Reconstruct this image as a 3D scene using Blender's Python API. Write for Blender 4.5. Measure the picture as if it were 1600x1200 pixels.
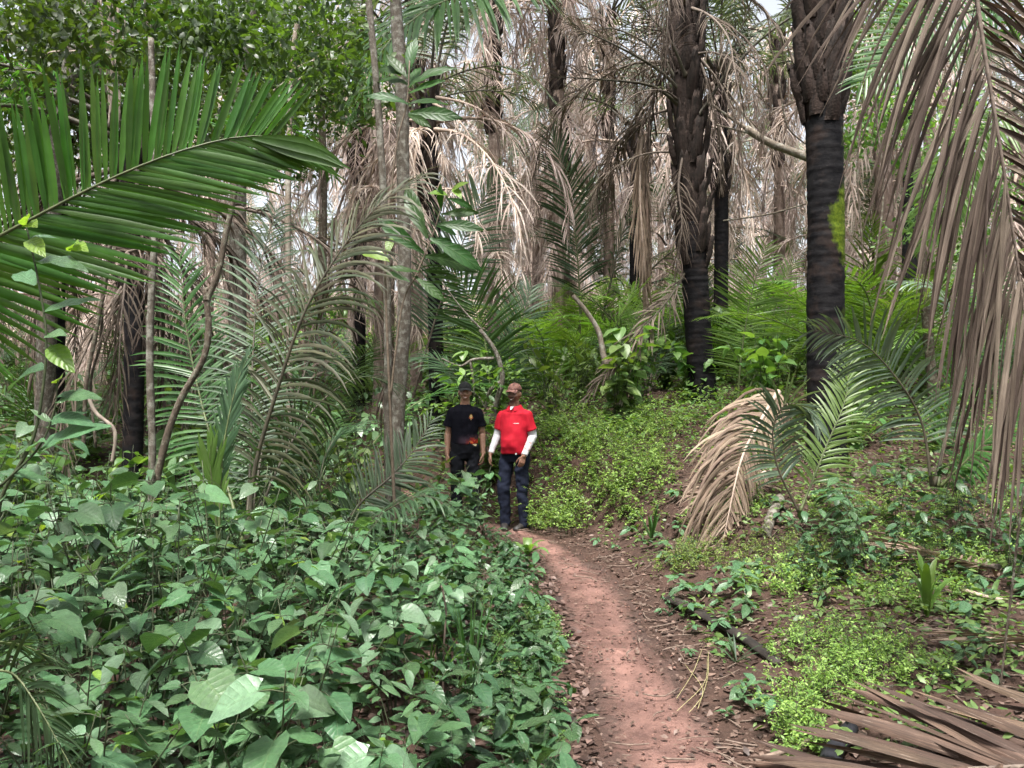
import bpy, math, random
import numpy as np
from mathutils import Vector, Matrix
from mathutils.bvhtree import BVHTree

for _o in list(bpy.data.objects):
    bpy.data.objects.remove(_o)
SC = bpy.context.scene
COL = SC.collection
R = math.radians
random.seed(11)
RNG = np.random.default_rng(11)

# ------------------------------------------------------------------ camera
F = 1256.0            # focal length in photo pixels (photo 1600 wide)
CAM_Z = 1.6
PITCH = math.atan(14 / F)
cam_d = bpy.data.cameras.new('camera')
cam_d.sensor_width = 36.0
cam_d.lens = 36.0 * F / 1600
cam_d.clip_start = 0.05
cam_d.clip_end = 600
cam = bpy.data.objects.new('camera', cam_d)
cam.location = (0, 0, CAM_Z)
cam.rotation_euler = (R(90) + PITCH, 0, 0)
COL.objects.link(cam)
SC.camera = cam

# ------------------------------------------------------------------ light: a bright overcast sky
SUN_EL, SUN_AZ = R(66), R(195)
w = bpy.data.worlds.new('World')
SC.world = w
w.use_nodes = True
nt = w.node_tree
bg = nt.nodes['Background']
sky = nt.nodes.new('ShaderNodeTexSky')
sky.sky_type = 'NISHITA'
sky.sun_disc = False
sky.sun_elevation = SUN_EL
sky.sun_rotation = SUN_AZ
sky.dust_density = 4.0
sky.air_density = 1.0
hs = nt.nodes.new('ShaderNodeHueSaturation')      # cloud cover: the sky's light is nearly white
hs.inputs['Saturation'].default_value = 0.30
nt.links.new(sky.outputs[0], hs.inputs['Color'])
nt.links.new(hs.outputs[0], bg.inputs['Color'])
bg.inputs['Strength'].default_value = 0.05
sun_d = bpy.data.lights.new('sun', 'SUN')
sun_d.energy = 1.5
sun_d.angle = R(12)
sun_d.color = (1.0, 0.96, 0.9)
sun = bpy.data.objects.new('sun', sun_d)
sun.rotation_euler = (R(90) - SUN_EL, 0, R(180) - SUN_AZ)
sun.location = (0, 0, 30)
COL.objects.link(sun)

vs = SC.view_settings
vs.view_transform = 'Standard'
vs.look = 'None'
vs.gamma = 1.0
vs.use_curve_mapping = False
vs.exposure = 2.85
SC.render.engine = 'CYCLES'
cy = SC.cycles
cy.use_denoising = True
cy.adaptive_threshold = 0.03
cy.max_bounces = 4
cy.diffuse_bounces = 3
cy.glossy_bounces = 2
cy.transmission_bounces = 3
cy.transparent_max_bounces = 4
cy.caustics_reflective = False
cy.caustics_refractive = False
cy.sample_clamp_indirect = 6.0
SC.render.use_persistent_data = False

# ------------------------------------------------------------------ helpers
def at(px, py, Y):
    dx, dy = (px - 800) / F, (600 - py) / F
    yd = math.cos(PITCH) - dy * math.sin(PITCH)
    zd = math.sin(PITCH) + dy * math.cos(PITCH)
    t = Y / yd
    return np.array([dx * t, Y, CAM_Z + zd * t])

def pts(*trip):
    """pixel points (x, y, depth); depth may be left out after the first"""
    out, d = [], None
    for p in trip:
        if len(p) == 3: d = p[2]
        out.append(at(p[0], p[1], d))
    return np.array(out)

def vnoise(x, y, seed=0):
    x = np.asarray(x, float); y = np.asarray(y, float)
    xi, yi = np.floor(x), np.floor(y)
    xf, yf = x - xi, y - yi
    def h(a, b):
        v = np.sin(a * 127.1 + b * 311.7 + seed * 74.7) * 43758.5453
        return v - np.floor(v)
    u, v = xf * xf * (3 - 2 * xf), yf * yf * (3 - 2 * yf)
    return (h(xi, yi) * (1 - u) + h(xi + 1, yi) * u) * (1 - v) + (h(xi, yi + 1) * (1 - u) + h(xi + 1, yi + 1) * u) * v

def sstep(a, b, x):
    t = np.clip((np.asarray(x, float) - a) / (b - a), 0, 1)
    return t * t * (3 - 2 * t)

_PY = np.array([-3., 2, 3.4, 5.2, 6.2, 7.2, 8.3, 9.0, 9.7, 10.6, 12])
_PX = np.array([.62, .63, .65, .69, .66, .60, .44, .20, -.15, -.75, -1.9])
def path_x(y):
    return np.interp(y, _PY, _PX)

def ground(x, y, fine=True):
    x = np.asarray(x, float); y = np.asarray(y, float)
    d = x - path_x(y)
    z = 0.13 * sstep(.45, 1.0, d) + 0.055 * np.clip(d - .8, 0, 8)
    z = z + 0.05 * sstep(.4, 1.2, -d)
    right = sstep(.3, 1.6, d)
    st = 10.4 - 4.6 * right
    k = .19 - .035 * right
    up = np.clip(y - st, 0, None)
    z = z + k * np.minimum(up, 8.0) * sstep(0, 1.5, up) + .05 * np.clip(up - 8, 0, 60) + .16 * np.clip(y - 34, 0, 40)
    if fine:
        z = z + .05 * (vnoise(x * .9, y * .9, 1) - .5) + .03 * (vnoise(x * 2.7, y * 2.7, 2) - .5) + .016 * (vnoise(x * 8, y * 8, 3) - .5) + .010 * (vnoise(x * 21, y * 21, 4) - .5)
    return z

def gz(x, y):
    return float(ground(x, y))

def catmull(c, m):
    c = np.asarray(c, float)
    if len(c) == 2:
        t = np.linspace(0, 1, m)[:, None]
        return c[0] * (1 - t) + c[1] * t
    p = np.vstack([2 * c[0] - c[1], c, 2 * c[-1] - c[-2]])
    seg = np.linalg.norm(np.diff(c, axis=0), axis=1)
    cum = np.concatenate([[0], np.cumsum(seg)])
    s = np.linspace(0, cum[-1], m)
    i = np.clip(np.searchsorted(cum, s, 'right') - 1, 0, len(c) - 2)
    t = ((s - cum[i]) / seg[i])[:, None]
    p0, p1, p2, p3 = p[i], p[i + 1], p[i + 2], p[i + 3]
    return .5 * (2 * p1 + (p2 - p0) * t + (2 * p0 - 5 * p1 + 4 * p2 - p3) * t ** 2 + (3 * p1 - p0 - 3 * p2 + p3) * t ** 3)

def unit(v):
    v = np.asarray(v, float)
    return v / np.maximum(np.linalg.norm(v, axis=-1, keepdims=True), 1e-9)

class MB:
    """collects geometry for ONE mesh"""
    def __init__(s): s.V, s.Q, s.T, s.Rn, s.U, s.mq, s.mt, s.n = [], [], [], [], [], [], [], 0
    def add(s, V, Q=None, T=None, rnd=0.5, uv=None, mi=0):
        V = np.asarray(V, float).reshape(-1, 3); k = len(V)
        s.V.append(V)
        s.Rn.append(np.broadcast_to(np.asarray(rnd, float), (k,)))
        s.U.append(np.zeros((k, 2)) if uv is None else np.asarray(uv, float).reshape(-1, 2))
        if Q is not None and len(Q):
            Q = np.asarray(Q, int); s.Q.append(Q + s.n); s.mq.append(np.full(len(Q), mi))
        if T is not None and len(T):
            T = np.asarray(T, int); s.T.append(T + s.n); s.mt.append(np.full(len(T), mi))
        s.n += k
    def tube(s, P, r, n=6, rnd=0.5, mi=0, cap=True, bump=0, seed=0):
        P = np.asarray(P, float); K = len(P)
        r = np.broadcast_to(np.asarray(r, float), (K,))
        T = unit(np.gradient(P, axis=0))
        ref = np.array([0, 0, 1.]) if abs(T[0][2]) < .9 else np.array([1., 0, 0])
        A = np.zeros_like(P); a = ref - T[0] * (ref @ T[0]); a /= np.linalg.norm(a)
        for i in range(K):
            a = a - T[i] * (a @ T[i]); a = a / max(np.linalg.norm(a), 1e-9); A[i] = a
        B = np.cross(T, A)
        th = np.linspace(0, 2 * np.pi, n, endpoint=False)
        rr = r[:, None] * np.ones(n)
        if bump:
            rr = rr * (1 + bump * (vnoise(np.arange(K)[:, None] * .45 + seed * 13.7, np.cos(th)[None] * 1.6 + np.sin(th)[None] * 2.3 + 5, seed) - .5) * 2)
        V = P[:, None] + rr[..., None] * (np.cos(th)[None, :, None] * A[:, None] + np.sin(th)[None, :, None] * B[:, None])
        i = np.arange(K - 1)[:, None] * n; j = np.arange(n)[None]; j2 = (j + 1) % n
        Q = np.stack([i + j, i + j2, i + n + j2, i + n + j], -1).reshape(-1, 4)
        cum = np.concatenate([[0], np.cumsum(np.linalg.norm(np.diff(P, axis=0), axis=1))])
        uv = np.stack([np.broadcast_to(th / 6.283, (K, n)), np.broadcast_to(cum[:, None], (K, n))], -1)
        V = V.reshape(-1, 3); uv = uv.reshape(-1, 2)
        Tt = None
        if cap:
            V = np.vstack([V, P[:1], P[-1:]]); uv = np.vstack([uv, [[0, 0], [0, cum[-1]]]])
            e = K * n
            Tt = [(e, (k + 1) % n, k) for k in range(n)] + [(e + 1, (K - 1) * n + k, (K - 1) * n + (k + 1) % n) for k in range(n)]
        s.add(V, Q, Tt, rnd, uv, mi)
    def ribbons(s, P, W, N, hw, fold=.25, rnd=.5, mi=0):
        """L strips of K points, three vertices across"""
        L, K = P.shape[:2]
        e = W * hw[..., None]; up = N * (hw * fold)[..., None]
        V = np.stack([P - e + up, P, P + e + up], 2)           # L,K,3,3
        b = (np.arange(L)[:, None, None] * K + np.arange(K - 1)[None, :, None]) * 3 + np.arange(2)[None, None]
        Q = np.stack([b, b + 1, b + 4, b + 3], -1).reshape(-1, 4)
        uv = np.stack(np.broadcast_arrays(np.array([-1., 0, 1])[None, None, :], np.linspace(0, 1, K)[None, :, None] * np.ones((L, 1, 1))), -1)
        rn = np.broadcast_to(np.asarray(rnd, float).reshape(-1, 1, 1) if np.ndim(rnd) else rnd, (L, K, 3)).reshape(-1)
        s.add(V.reshape(-1, 3), Q, None, rn, uv.reshape(-1, 2), mi)
    def mesh(s, name, *mats, smooth=True):
        V = np.vstack(s.V); me = bpy.data.meshes.new(name)
        Q = np.vstack(s.Q) if s.Q else np.zeros((0, 4), int)
        T = np.vstack(s.T) if s.T else np.zeros((0, 3), int)
        me.vertices.add(len(V)); me.vertices.foreach_set('co', V.astype(np.float32).ravel())
        nl = Q.size + T.size
        me.loops.add(nl); lv = np.concatenate([Q.ravel(), T.ravel()]).astype(np.int32)
        me.loops.foreach_set('vertex_index', lv)
        me.polygons.add(len(Q) + len(T))
        me.polygons.foreach_set('loop_start', np.concatenate([np.arange(len(Q)) * 4, Q.size + np.arange(len(T)) * 3]).astype(np.int32))
        mi = np.concatenate((s.mq or [np.zeros(0)]) + (s.mt or [np.zeros(0)])).astype(np.int32)
        me.polygons.foreach_set('material_index', mi)
        a = me.attributes.new('rnd', 'FLOAT', 'POINT'); a.data.foreach_set('value', np.concatenate(s.Rn).astype(np.float32))
        uvl = me.uv_layers.new(name='UVMap'); U = np.vstack(s.U)
        uvl.data.foreach_set('uv', U[lv].astype(np.float32).ravel())
        for m in mats: me.materials.append(m)
        me.update(calc_edges=True)
        if smooth: me.polygons.foreach_set('use_smooth', np.ones(len(me.polygons), bool))
        return me

def link(name, data, parent=None, M=None, kind=None):
    o = bpy.data.objects.new(name, data)
    if parent is not None: o.parent = parent
    if M is not None: o.matrix_basis = M
    if kind: o['kind'] = kind
    COL.objects.link(o)
    return o
def tag(o, label=None, cat=None, group=None, kind=None):
    if label: o['label'] = label
    if cat: o['category'] = cat
    if group: o['group'] = group
    if kind: o['kind'] = kind
    return o
def thing(name, label, cat, loc, rz=0.0, group=None, scale=1.0):
    o = link(name, None)
    o.location = loc; o.rotation_euler = (0, 0, rz); o.scale = (scale,) * 3
    o.empty_display_size = .1
    return tag(o, label, cat, group)

# ------------------------------------------------------------------ materials
def nodes(name):
    m = bpy.data.materials.new(name); m.use_nodes = True
    t = m.node_tree; p = t.nodes['Principled BSDF']
    return m, t, p
def N(t, typ, **kw):
    n = t.nodes.new(typ)
    for k, v in kw.items(): setattr(n, k, v)
    return n
def mixc(t, fac, a, b, blend='MIX'):
    n = N(t, 'ShaderNodeMix', data_type='RGBA', blend_type=blend)
    for sock, v in ((n.inputs[0], fac), (n.inputs[6], a), (n.inputs[7], b)):
        if hasattr(v, 'default_value') or hasattr(v, 'links'): t.links.new(v, sock)
        elif isinstance(v, (int, float)): sock.default_value = v
        else: sock.default_value = (*v, 1)
    return n.outputs[2]
def math_(t, op, a, b=None, c=None, clamp=False):
    n = N(t, 'ShaderNodeMath', operation=op, use_clamp=clamp)
    for i, v in enumerate((a, b, c)):
        if v is None: continue
        if isinstance(v, (int, float)): n.inputs[i].default_value = v
        else: t.links.new(v, n.inputs[i])
    return n.outputs[0]
def maprange(t, v, a, b, c=0., d=1.):
    n = N(t, 'ShaderNodeMapRange'); t.links.new(v, n.inputs[0])
    for i, x in zip((1, 2, 3, 4), (a, b, c, d)): n.inputs[i].default_value = x
    return n.outputs[0]
def noise_(t, vec, scale, detail=3, rough=.55):
    n = N(t, 'ShaderNodeTexNoise'); n.inputs['Scale'].default_value = scale
    n.inputs['Detail'].default_value = detail; n.inputs['Roughness'].default_value = rough
    if vec is not None: t.links.new(vec, n.inputs['Vector'])
    return n.outputs['Fac']
def bump_(t, p, h, strength, dist=.01):
    b = N(t, 'ShaderNodeBump'); b.inputs['Strength'].default_value = strength; b.inputs['Distance'].default_value = dist
    t.links.new(h, b.inputs['Height']); t.links.new(b.outputs[0], p.inputs['Normal'])
    return b.outputs[0]

def leaf_mat(name, c1, c2, rough=.42, trans=.3, yellow=(1.5, 1.5, .55), spec=.5, veins=0., specks=0., brown=0., vary=.25, nscale=9., streak=0.):
    m, t, p = nodes(name)
    at_ = N(t, 'ShaderNodeAttribute', attribute_name='rnd').outputs['Fac']
    oi = N(t, 'ShaderNodeObjectInfo').outputs['Random']
    tc = N(t, 'ShaderNodeTexCoord')
    col = mixc(t, at_, c1, c2)
    nz = noise_(t, tc.outputs['Object'], nscale, 2)
    val = math_(t, 'MULTIPLY', maprange(t, oi, 0, 1, 1 - vary, 1 + vary), maprange(t, nz, .3, .7, .8, 1.2))
    hsv = N(t, 'ShaderNodeHueSaturation'); t.links.new(col, hsv.inputs['Color']); t.links.new(val, hsv.inputs['Value'])
    t.links.new(maprange(t, oi, 0, 1, .485, .515), hsv.inputs['Hue'])
    col = hsv.outputs[0]
    h = None
    if streak:                                    # fibres and splits along the leaflet
        mp = N(t, 'ShaderNodeMapping'); t.links.new(tc.outputs['UV'], mp.inputs[0]); mp.inputs['Scale'].default_value = (2.2, 1.6, 1)
        ad = N(t, 'ShaderNodeVectorMath', operation='ADD'); cx = N(t, 'ShaderNodeCombineXYZ'); t.links.new(math_(t, 'MULTIPLY', at_, 57.), cx.inputs[1]); t.links.new(math_(t, 'MULTIPLY', oi, 91.), cx.inputs[2])
        t.links.new(mp.outputs[0], ad.inputs[0]); t.links.new(cx.outputs[0], ad.inputs[1])
        s1 = noise_(t, ad.outputs[0], 2.4, 4, .7)
        col = mixc(t, maprange(t, s1, .36, .62, streak, 0), col, (.030, .021, .016)); col = mixc(t, maprange(t, s1, .60, .78, 0, streak), col, (.36, .31, .26))
        h = s1
    if veins:
        sep = N(t, 'ShaderNodeSeparateXYZ'); t.links.new(tc.outputs['UV'], sep.inputs[0])
        au = math_(t, 'ABSOLUTE', sep.outputs[0])
        ph = math_(t, 'SUBTRACT', math_(t, 'MULTIPLY', sep.outputs[1], 46.), math_(t, 'MULTIPLY', au, 9.))
        wv = math_(t, 'POWER', math_(t, 'ABSOLUTE', math_(t, 'SINE', math_(t, 'MULTIPLY', ph, .5))), .35)
        mid = maprange(t, au, 0, .09)
        h = math_(t, 'MULTIPLY', wv, mid)
        col = mixc(t, maprange(t, h, .0, .75, veins, 0.), col, (.16, .24, .10))
    if brown:
        nb = noise_(t, tc.outputs['Object'], 26, 3)
        col = mixc(t, maprange(t, nb, .64, .72, 0, brown), col, (.16, .10, .045))
    t.links.new(col, p.inputs['Base Color'])
    p.inputs['Specular IOR Level'].default_value = spec
    if specks:                                    # rain drops: small raised wet spots
        v = N(t, 'ShaderNodeTexNoise'); v.inputs['Scale'].default_value = 120; v.inputs['Detail'].default_value = 1
        t.links.new(tc.outputs['Object'], v.inputs['Vector'])
        sp = maprange(t, v.outputs['Fac'], .60, .66)
        t.links.new(maprange(t, sp, 0, 1, rough, .12), p.inputs['Roughness'])
        h2 = math_(t, 'MULTIPLY', sp, specks)
        h = h2 if h is None else math_(t, 'ADD', math_(t, 'MULTIPLY', h, .6), h2)
    else:
        p.inputs['Roughness'].default_value = rough
    if h is not None: bump_(t, p, h, .55, .004)
    tr = N(t, 'ShaderNodeBsdfTranslucent')
    t.links.new(mixc(t, 1., col, yellow, 'MULTIPLY'), tr.inputs['Color'])
    mx = N(t, 'ShaderNodeMixShader'); mx.inputs[0].default_value = trans
    t.links.new(p.outputs[0], mx.inputs[1]); t.links.new(tr.outputs[0], mx.inputs[2])
    t.links.new(mx.outputs[0], t.nodes['Material Output'].inputs['Surface'])
    return m

def bark_mat(name, c1, c2, spots=(.42, .41, .37), amount=.35, scale=6., rough=.85, stretch=.35, bump=.6):
    m, t, p = nodes(name)
    tc = N(t, 'ShaderNodeTexCoord')
    mp = N(t, 'ShaderNodeMapping'); t.links.new(tc.outputs['Object'], mp.inputs[0]); mp.inputs['Scale'].default_value = (1, 1, stretch)
    n1 = noise_(t, mp.outputs[0], scale * 2.2, 5, .65)
    n2 = noise_(t, tc.outputs['Object'], scale * 1.1, 4, .6)
    n3 = noise_(t, tc.outputs['Object'], scale * 7, 2)
    col = mixc(t, maprange(t, n1, .32, .68), c1, c2)
    col = mixc(t, maprange(t, n2, .60 - amount * .35, .76 - amount * .35, 0, .8), col, spots)
    col = mixc(t, maprange(t, n3, .35, .7, .35, 0), col, tuple(v * .4 for v in c1))
    t.links.new(col, p.inputs['Base Color']); p.inputs['Roughness'].default_value = rough; p.inputs['Specular IOR Level'].default_value = .25
    bump_(t, p, math_(t, 'ADD', n1, math_(t, 'MULTIPLY', n3, .5)), bump, .02)
    return m

def plain_mat(name, c1, c2, rough=.8, scale=20., bump=.3, stretch=(1, 1, 1), spec=.4):
    m, t, p = nodes(name)
    tc = N(t, 'ShaderNodeTexCoord')
    mp = N(t, 'ShaderNodeMapping'); t.links.new(tc.outputs['Object'], mp.inputs[0]); mp.inputs['Scale'].default_value = stretch
    n1 = noise_(t, mp.outputs[0], scale, 4)
    oi = N(t, 'ShaderNodeObjectInfo').outputs['Random']
    col = mixc(t, maprange(t, n1, .3, .7), c1, c2)
    hsv = N(t, 'ShaderNodeHueSaturation'); t.links.new(col, hsv.inputs['Color']); t.links.new(maprange(t, oi, 0, 1, .8, 1.2), hsv.inputs['Value'])
    t.links.new(hsv.outputs[0], p.inputs['Base Color']); p.inputs['Roughness'].default_value = rough
    p.inputs['Specular IOR Level'].default_value = spec
    if bump: bump_(t, p, n1, bump, .01)
    return m

M_FROND = leaf_mat('palm_leaflet_green', (.034, .088, .024), (.060, .130, .034), rough=.38, trans=.38, yellow=(1.5, 1.7, .5))
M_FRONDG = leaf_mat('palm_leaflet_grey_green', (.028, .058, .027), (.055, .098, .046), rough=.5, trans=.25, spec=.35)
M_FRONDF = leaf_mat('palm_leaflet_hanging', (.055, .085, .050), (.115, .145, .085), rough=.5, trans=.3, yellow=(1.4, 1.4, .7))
M_FRONDH = leaf_mat('palm_leaflet_luminous', (.042, .115, .022), (.075, .165, .034), rough=.36, trans=.48, yellow=(1.5, 1.7, .45))  # luminous look of the big frond's underside put into a brighter colour
M_FRONDW = leaf_mat('palm_leaflet_sky_sheen', (.065, .105, .070), (.125, .17, .115), rough=.36, trans=.25)  # sky reflection on the upper faces put into the colour as paleness
M_FRONDL = leaf_mat('palm_leaflet_lit', (.080, .160, .028), (.13, .22, .055), rough=.4, trans=.45, yellow=(1.6, 1.7, .5))  # lit copy of the green leaflet: sunlit brightness put into the colour
M_FRONDO = leaf_mat('palm_leaflet_olive', (.026, .042, .016), (.070, .068, .036), rough=.6, trans=.25, yellow=(1.4, 1.3, .6))
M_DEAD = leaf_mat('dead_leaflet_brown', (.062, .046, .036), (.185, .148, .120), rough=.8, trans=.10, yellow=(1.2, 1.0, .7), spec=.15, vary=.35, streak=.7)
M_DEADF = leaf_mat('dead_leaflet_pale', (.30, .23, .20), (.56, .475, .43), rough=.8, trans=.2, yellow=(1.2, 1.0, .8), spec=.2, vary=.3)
M_DEADT = leaf_mat('dead_leaflet_tan', (.17, .12, .085), (.33, .255, .195), rough=.75, trans=.1, yellow=(1.2, 1., .7), spec=.15, vary=.25, streak=.5)
M_DEADB = leaf_mat('dead_leaflet_dark', (.055, .033, .023), (.17, .108, .074), rough=.75, trans=.06, yellow=(1.2, 1., .7), spec=.3, vary=.3, streak=.8)
M_RACH = plain_mat('rachis_dark', (.030, .026, .018), (.075, .065, .042), .6, 30, .3, (1, 1, .3))
M_RACHG = plain_mat('rachis_green', (.06, .085, .03), (.12, .14, .06), .5, 25, .2)
M_RACHD = plain_mat('rachis_dead', (.065, .048, .038), (.17, .135, .11), .75, 30, .4)
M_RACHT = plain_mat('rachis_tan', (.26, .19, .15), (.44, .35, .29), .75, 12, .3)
M_HEART = leaf_mat('heart_leaf', (.042, .105, .046), (.090, .180, .078), rough=.36, trans=.26, veins=.28, specks=.5, brown=.25)
M_HILITE = leaf_mat('wet_leaf_highlight', (.085, .15, .085), (.14, .22, .13), rough=.3, trans=.2, veins=.15, specks=.7, brown=.5)  # wet leaf with the sky's highlight put into its paler colour
M_ELLIP = leaf_mat('elliptic_leaf', (.048, .112, .050), (.100, .190, .085), rough=.34, trans=.26, veins=.22, specks=.6, brown=.2)
M_GLOSS = leaf_mat('glossy_leaf', (.030, .075, .034), (.060, .120, .050), rough=.27, trans=.2, veins=.2, specks=.8)
M_BIG = leaf_mat('big_sapling_leaf', (.020, .060, .013), (.036, .088, .020), rough=.42, trans=.42, yellow=(1.7, 2.2, .45), spec=.35, veins=.25)
M_YOUNG = leaf_mat('young_yellow_leaf', (.10, .20, .025), (.19, .29, .05), rough=.4, trans=.45, veins=.2)
M_CANOPY = leaf_mat('canopy_leaf', (.026, .052, .018), (.070, .115, .032), rough=.42, trans=.40, yellow=(1.7, 1.9, .5))
M_BUSH = leaf_mat('bush_leaf', (.055, .125, .032), (.17, .26, .075), rough=.45, trans=.35, yellow=(1.5, 1.6, .5))
M_HERB = leaf_mat('feathery_herb_leaf', (.085, .17, .032), (.25, .36, .085), rough=.5, trans=.35, yellow=(1.4, 1.4, .5))
M_STEM = plain_mat('green_stem', (.025, .040, .016), (.055, .065, .030), .6, 40, .2)
M_STEMB = plain_mat('brown_stem', (.07, .05, .035), (.14, .11, .08), .8, 40, .3)
M_LITTER = leaf_mat('fallen_leaf', (.030, .018, .014), (.17, .115, .09), rough=.5, trans=.05, yellow=(1, 1, 1), spec=.45, vary=.1)
M_TWIG = plain_mat('twig', (.07, .05, .04), (.19, .14, .11), .8, 30, .3)
M_BARK = bark_mat('lichen_bark', (.065, .052, .040), (.155, .135, .110), (.29, .285, .245), .34, 17)
M_BARK2 = bark_mat('brown_bark', (.060, .045, .033), (.13, .103, .078), (.26, .26, .20), .26, 20)
M_BARKP = bark_mat('pale_bark', (.17, .135, .105), (.30, .25, .20), (.42, .41, .36), .25, 8)
M_VINE = plain_mat('liana', (.13, .10, .08), (.30, .25, .21), .85, 18, .4, (1, 1, .3))
M_BOOT = bark_mat('leaf_base_fibre', (.006, .005, .004), (.050, .032, .026), (.10, .070, .058), .20, 5, .9, .22, 1.)

def trunk_mat(name, moss):
    m, t, p = nodes(name)
    tc = N(t, 'ShaderNodeTexCoord')
    mp = N(t, 'ShaderNodeMapping'); t.links.new(tc.outputs['Object'], mp.inputs[0]); mp.inputs['Scale'].default_value = (1, 1, 2.6)
    n1 = noise_(t, mp.outputs[0], 7, 5, .65); n2 = noise_(t, tc.outputs['Object'], 38, 3)
    col = mixc(t, maprange(t, n1, .38, .72), (.003, .003, .004), (.015, .014, .015))
    col = mixc(t, maprange(t, n2, .66, .74, 0, .6), col, (.045, .038, .038))
    nl = noise_(t, tc.outputs['Object'], 2.1, 4, .7)
    col = mixc(t, maprange(t, nl, .52, .66, 0, .8), col, (.028, .019, .016))
    if moss:
        geo = N(t, 'ShaderNodeSeparateXYZ'); t.links.new(tc.outputs['Object'], geo.inputs[0])
        nm = noise_(t, tc.outputs['Object'], 3.2, 5, .7)
        # a moss patch on one flank, between two heights, ragged edge
        zc = math_(t, 'ABSOLUTE', math_(t, 'SUBTRACT', geo.outputs[2], moss[0]))
        zz = maprange(t, zc, moss[1] * .35, moss[1], .0, -.42)
        xs = maprange(t, geo.outputs[0], -.16, .14, -.24, .42)
        k = math_(t, 'ADD', math_(t, 'ADD', nm, zz), xs)
        f1 = maprange(t, k, .50, .66)
        k2 = math_(t, 'ADD', nm, maprange(t, geo.outputs[0], .08, .20, -.3, .12))
        f2 = maprange(t, k2, .55, .66, 0, .75)
        f = math_(t, 'MAXIMUM', f1, f2)
        mc = mixc(t, maprange(t, n2, .3, .7), (.035, .065, .005), (.10, .135, .012))
        col = mixc(t, f, col, mc)
    t.links.new(col, p.inputs['Base Color']); p.inputs['Roughness'].default_value = .72; p.inputs['Specular IOR Level'].default_value = .10
    bump_(t, p, math_(t, 'ADD', n1, math_(t, 'MULTIPLY', n2, .5)), .5, .012)
    return m
M_TRUNK = trunk_mat('palm_trunk_black', None)
M_FIBRE = bark_mat('dead_skirt_fibre', (.10, .072, .058), (.27, .20, .165), (.36, .29, .25), .3, 6, .9, .12, 1.)
M_TRUNKM = trunk_mat('palm_trunk_mossy', (2.80, .55))
# ------------------------------------------------------------------ the setting: ground and path
def axis(lo, hi, d0, d1, step, far_step):
    a = list(np.arange(d0, d1, step)); x = d1; s = step
    while x < hi: a.append(x); s = min(s * 1.18, far_step); x += s
    a.append(hi); x = d0; s = step; b = []
    while x > lo: s = min(s * 1.18, far_step); x -= s; b.append(max(x, lo))
    return np.unique(np.array(b[::-1] + a))
gx, gy = axis(-130, 130, -3.6, 5.2, .05, 6), axis(-30, 220, 1.6, 11.5, .05, 6)
GX, GY = np.meshgrid(gx, gy)
GZ = ground(GX, GY)
GZ = GZ - .05 * (1 - sstep(.12, .42, np.abs(GX - path_x(GY)))) * sstep(13, 10, GY)
mb = MB()
nx, ny = len(gx), len(gy)
ii = np.arange(ny - 1)[:, None] * nx + np.arange(nx - 1)[None]
mb.add(np.stack([GX, GY, GZ], -1), np.stack([ii, ii + 1, ii + nx + 1, ii + nx], -1).reshape(-1, 4))
m, t, p = nodes('forest_soil')
tc = N(t, 'ShaderNodeTexCoord')
n1, n2, n3 = noise_(t, tc.outputs['Object'], 1.3, 5, .6), noise_(t, tc.outputs['Object'], 14, 5, .65), noise_(t, tc.outputs['Object'], 60, 3)
col = mixc(t, maprange(t, n2, .3, .7), (.022, .013, .010), (.070, .042, .032))
col = mixc(t, maprange(t, n1, .42, .62, 0, .6), col, (.068, .039, .030))
col = mixc(t, maprange(t, n3, .62, .7, 0, .4), col, (.14, .10, .08))
t.links.new(col, p.inputs['Base Color']); p.inputs['Roughness'].default_value = .9; p.inputs['Specular IOR Level'].default_value = .2
bump_(t, p, math_(t, 'ADD', n2, math_(t, 'MULTIPLY', n3, .6)), .8, .02)
tag(link('ground', mb.mesh('ground', m)), kind='structure')

# the trodden clay path: a sheet whose ragged edges dive into the soil
ys = np.arange(-2, 11.6, .05); K = 23
u = np.linspace(-1, 1, K)
PYY, UU = np.meshgrid(ys, u, indexing='ij')
half = .25 + .05 * np.sin(PYY * 1.3) + .05 * (vnoise(PYY * 1.7, 3 + 0 * PYY, 8) - .5) + .16 * sstep(5.5, 2.8, PYY)
ctr = path_x(PYY) + .03 * np.sin(PYY * 2.1) + .07 * sstep(5.5, 3, PYY)
PXX = ctr + UU * half * 1.35
PZZ = ground(PXX, PYY) * 1.0 - .018 + .020 * (vnoise(PXX * 5, PYY * 5, 15) - .5) + .012 * (vnoise(PXX * 11, PYY * 11, 5) - .5) + .006 * (vnoise(PXX * 26, PYY * 26, 6) - .5)
PZZ = PZZ - .07 * np.clip(np.abs(UU) - .66 + .32 * (vnoise(PXX * 6, PYY * 3.5, 9) - .5), 0, 1)
mb = MB(); nx, ny = K, len(ys)
ii = np.arange(ny - 1)[:, None] * nx + np.arange(nx - 1)[None]
mb.add(np.stack([PXX, PYY, PZZ], -1), np.stack([ii, ii + 1, ii + nx + 1, ii + nx], -1).reshape(-1, 4), rnd=np.clip(np.abs(UU) + .12 * (UU > 0), 0, 1).ravel())
m, t, p = nodes('red_clay')
tc = N(t, 'ShaderNodeTexCoord')
n1, n2, n3 = noise_(t, tc.outputs['Object'], 2.6, 5, .6), noise_(t, tc.outputs['Object'], 22, 4, .6), noise_(t, tc.outputs['Object'], 95, 3)
col = mixc(t, maprange(t, n1, .38, .60), (.085, .047, .039), (.255, .138, .112))
col = mixc(t, maprange(t, n2, .35, .7, .55, 0), col, (.085, .047, .040))
col = mixc(t, maprange(t, n3, .64, .72, 0, .4), col, (.30, .22, .19))
uu = N(t, 'ShaderNodeAttribute', attribute_name='rnd').outputs['Fac']
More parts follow.
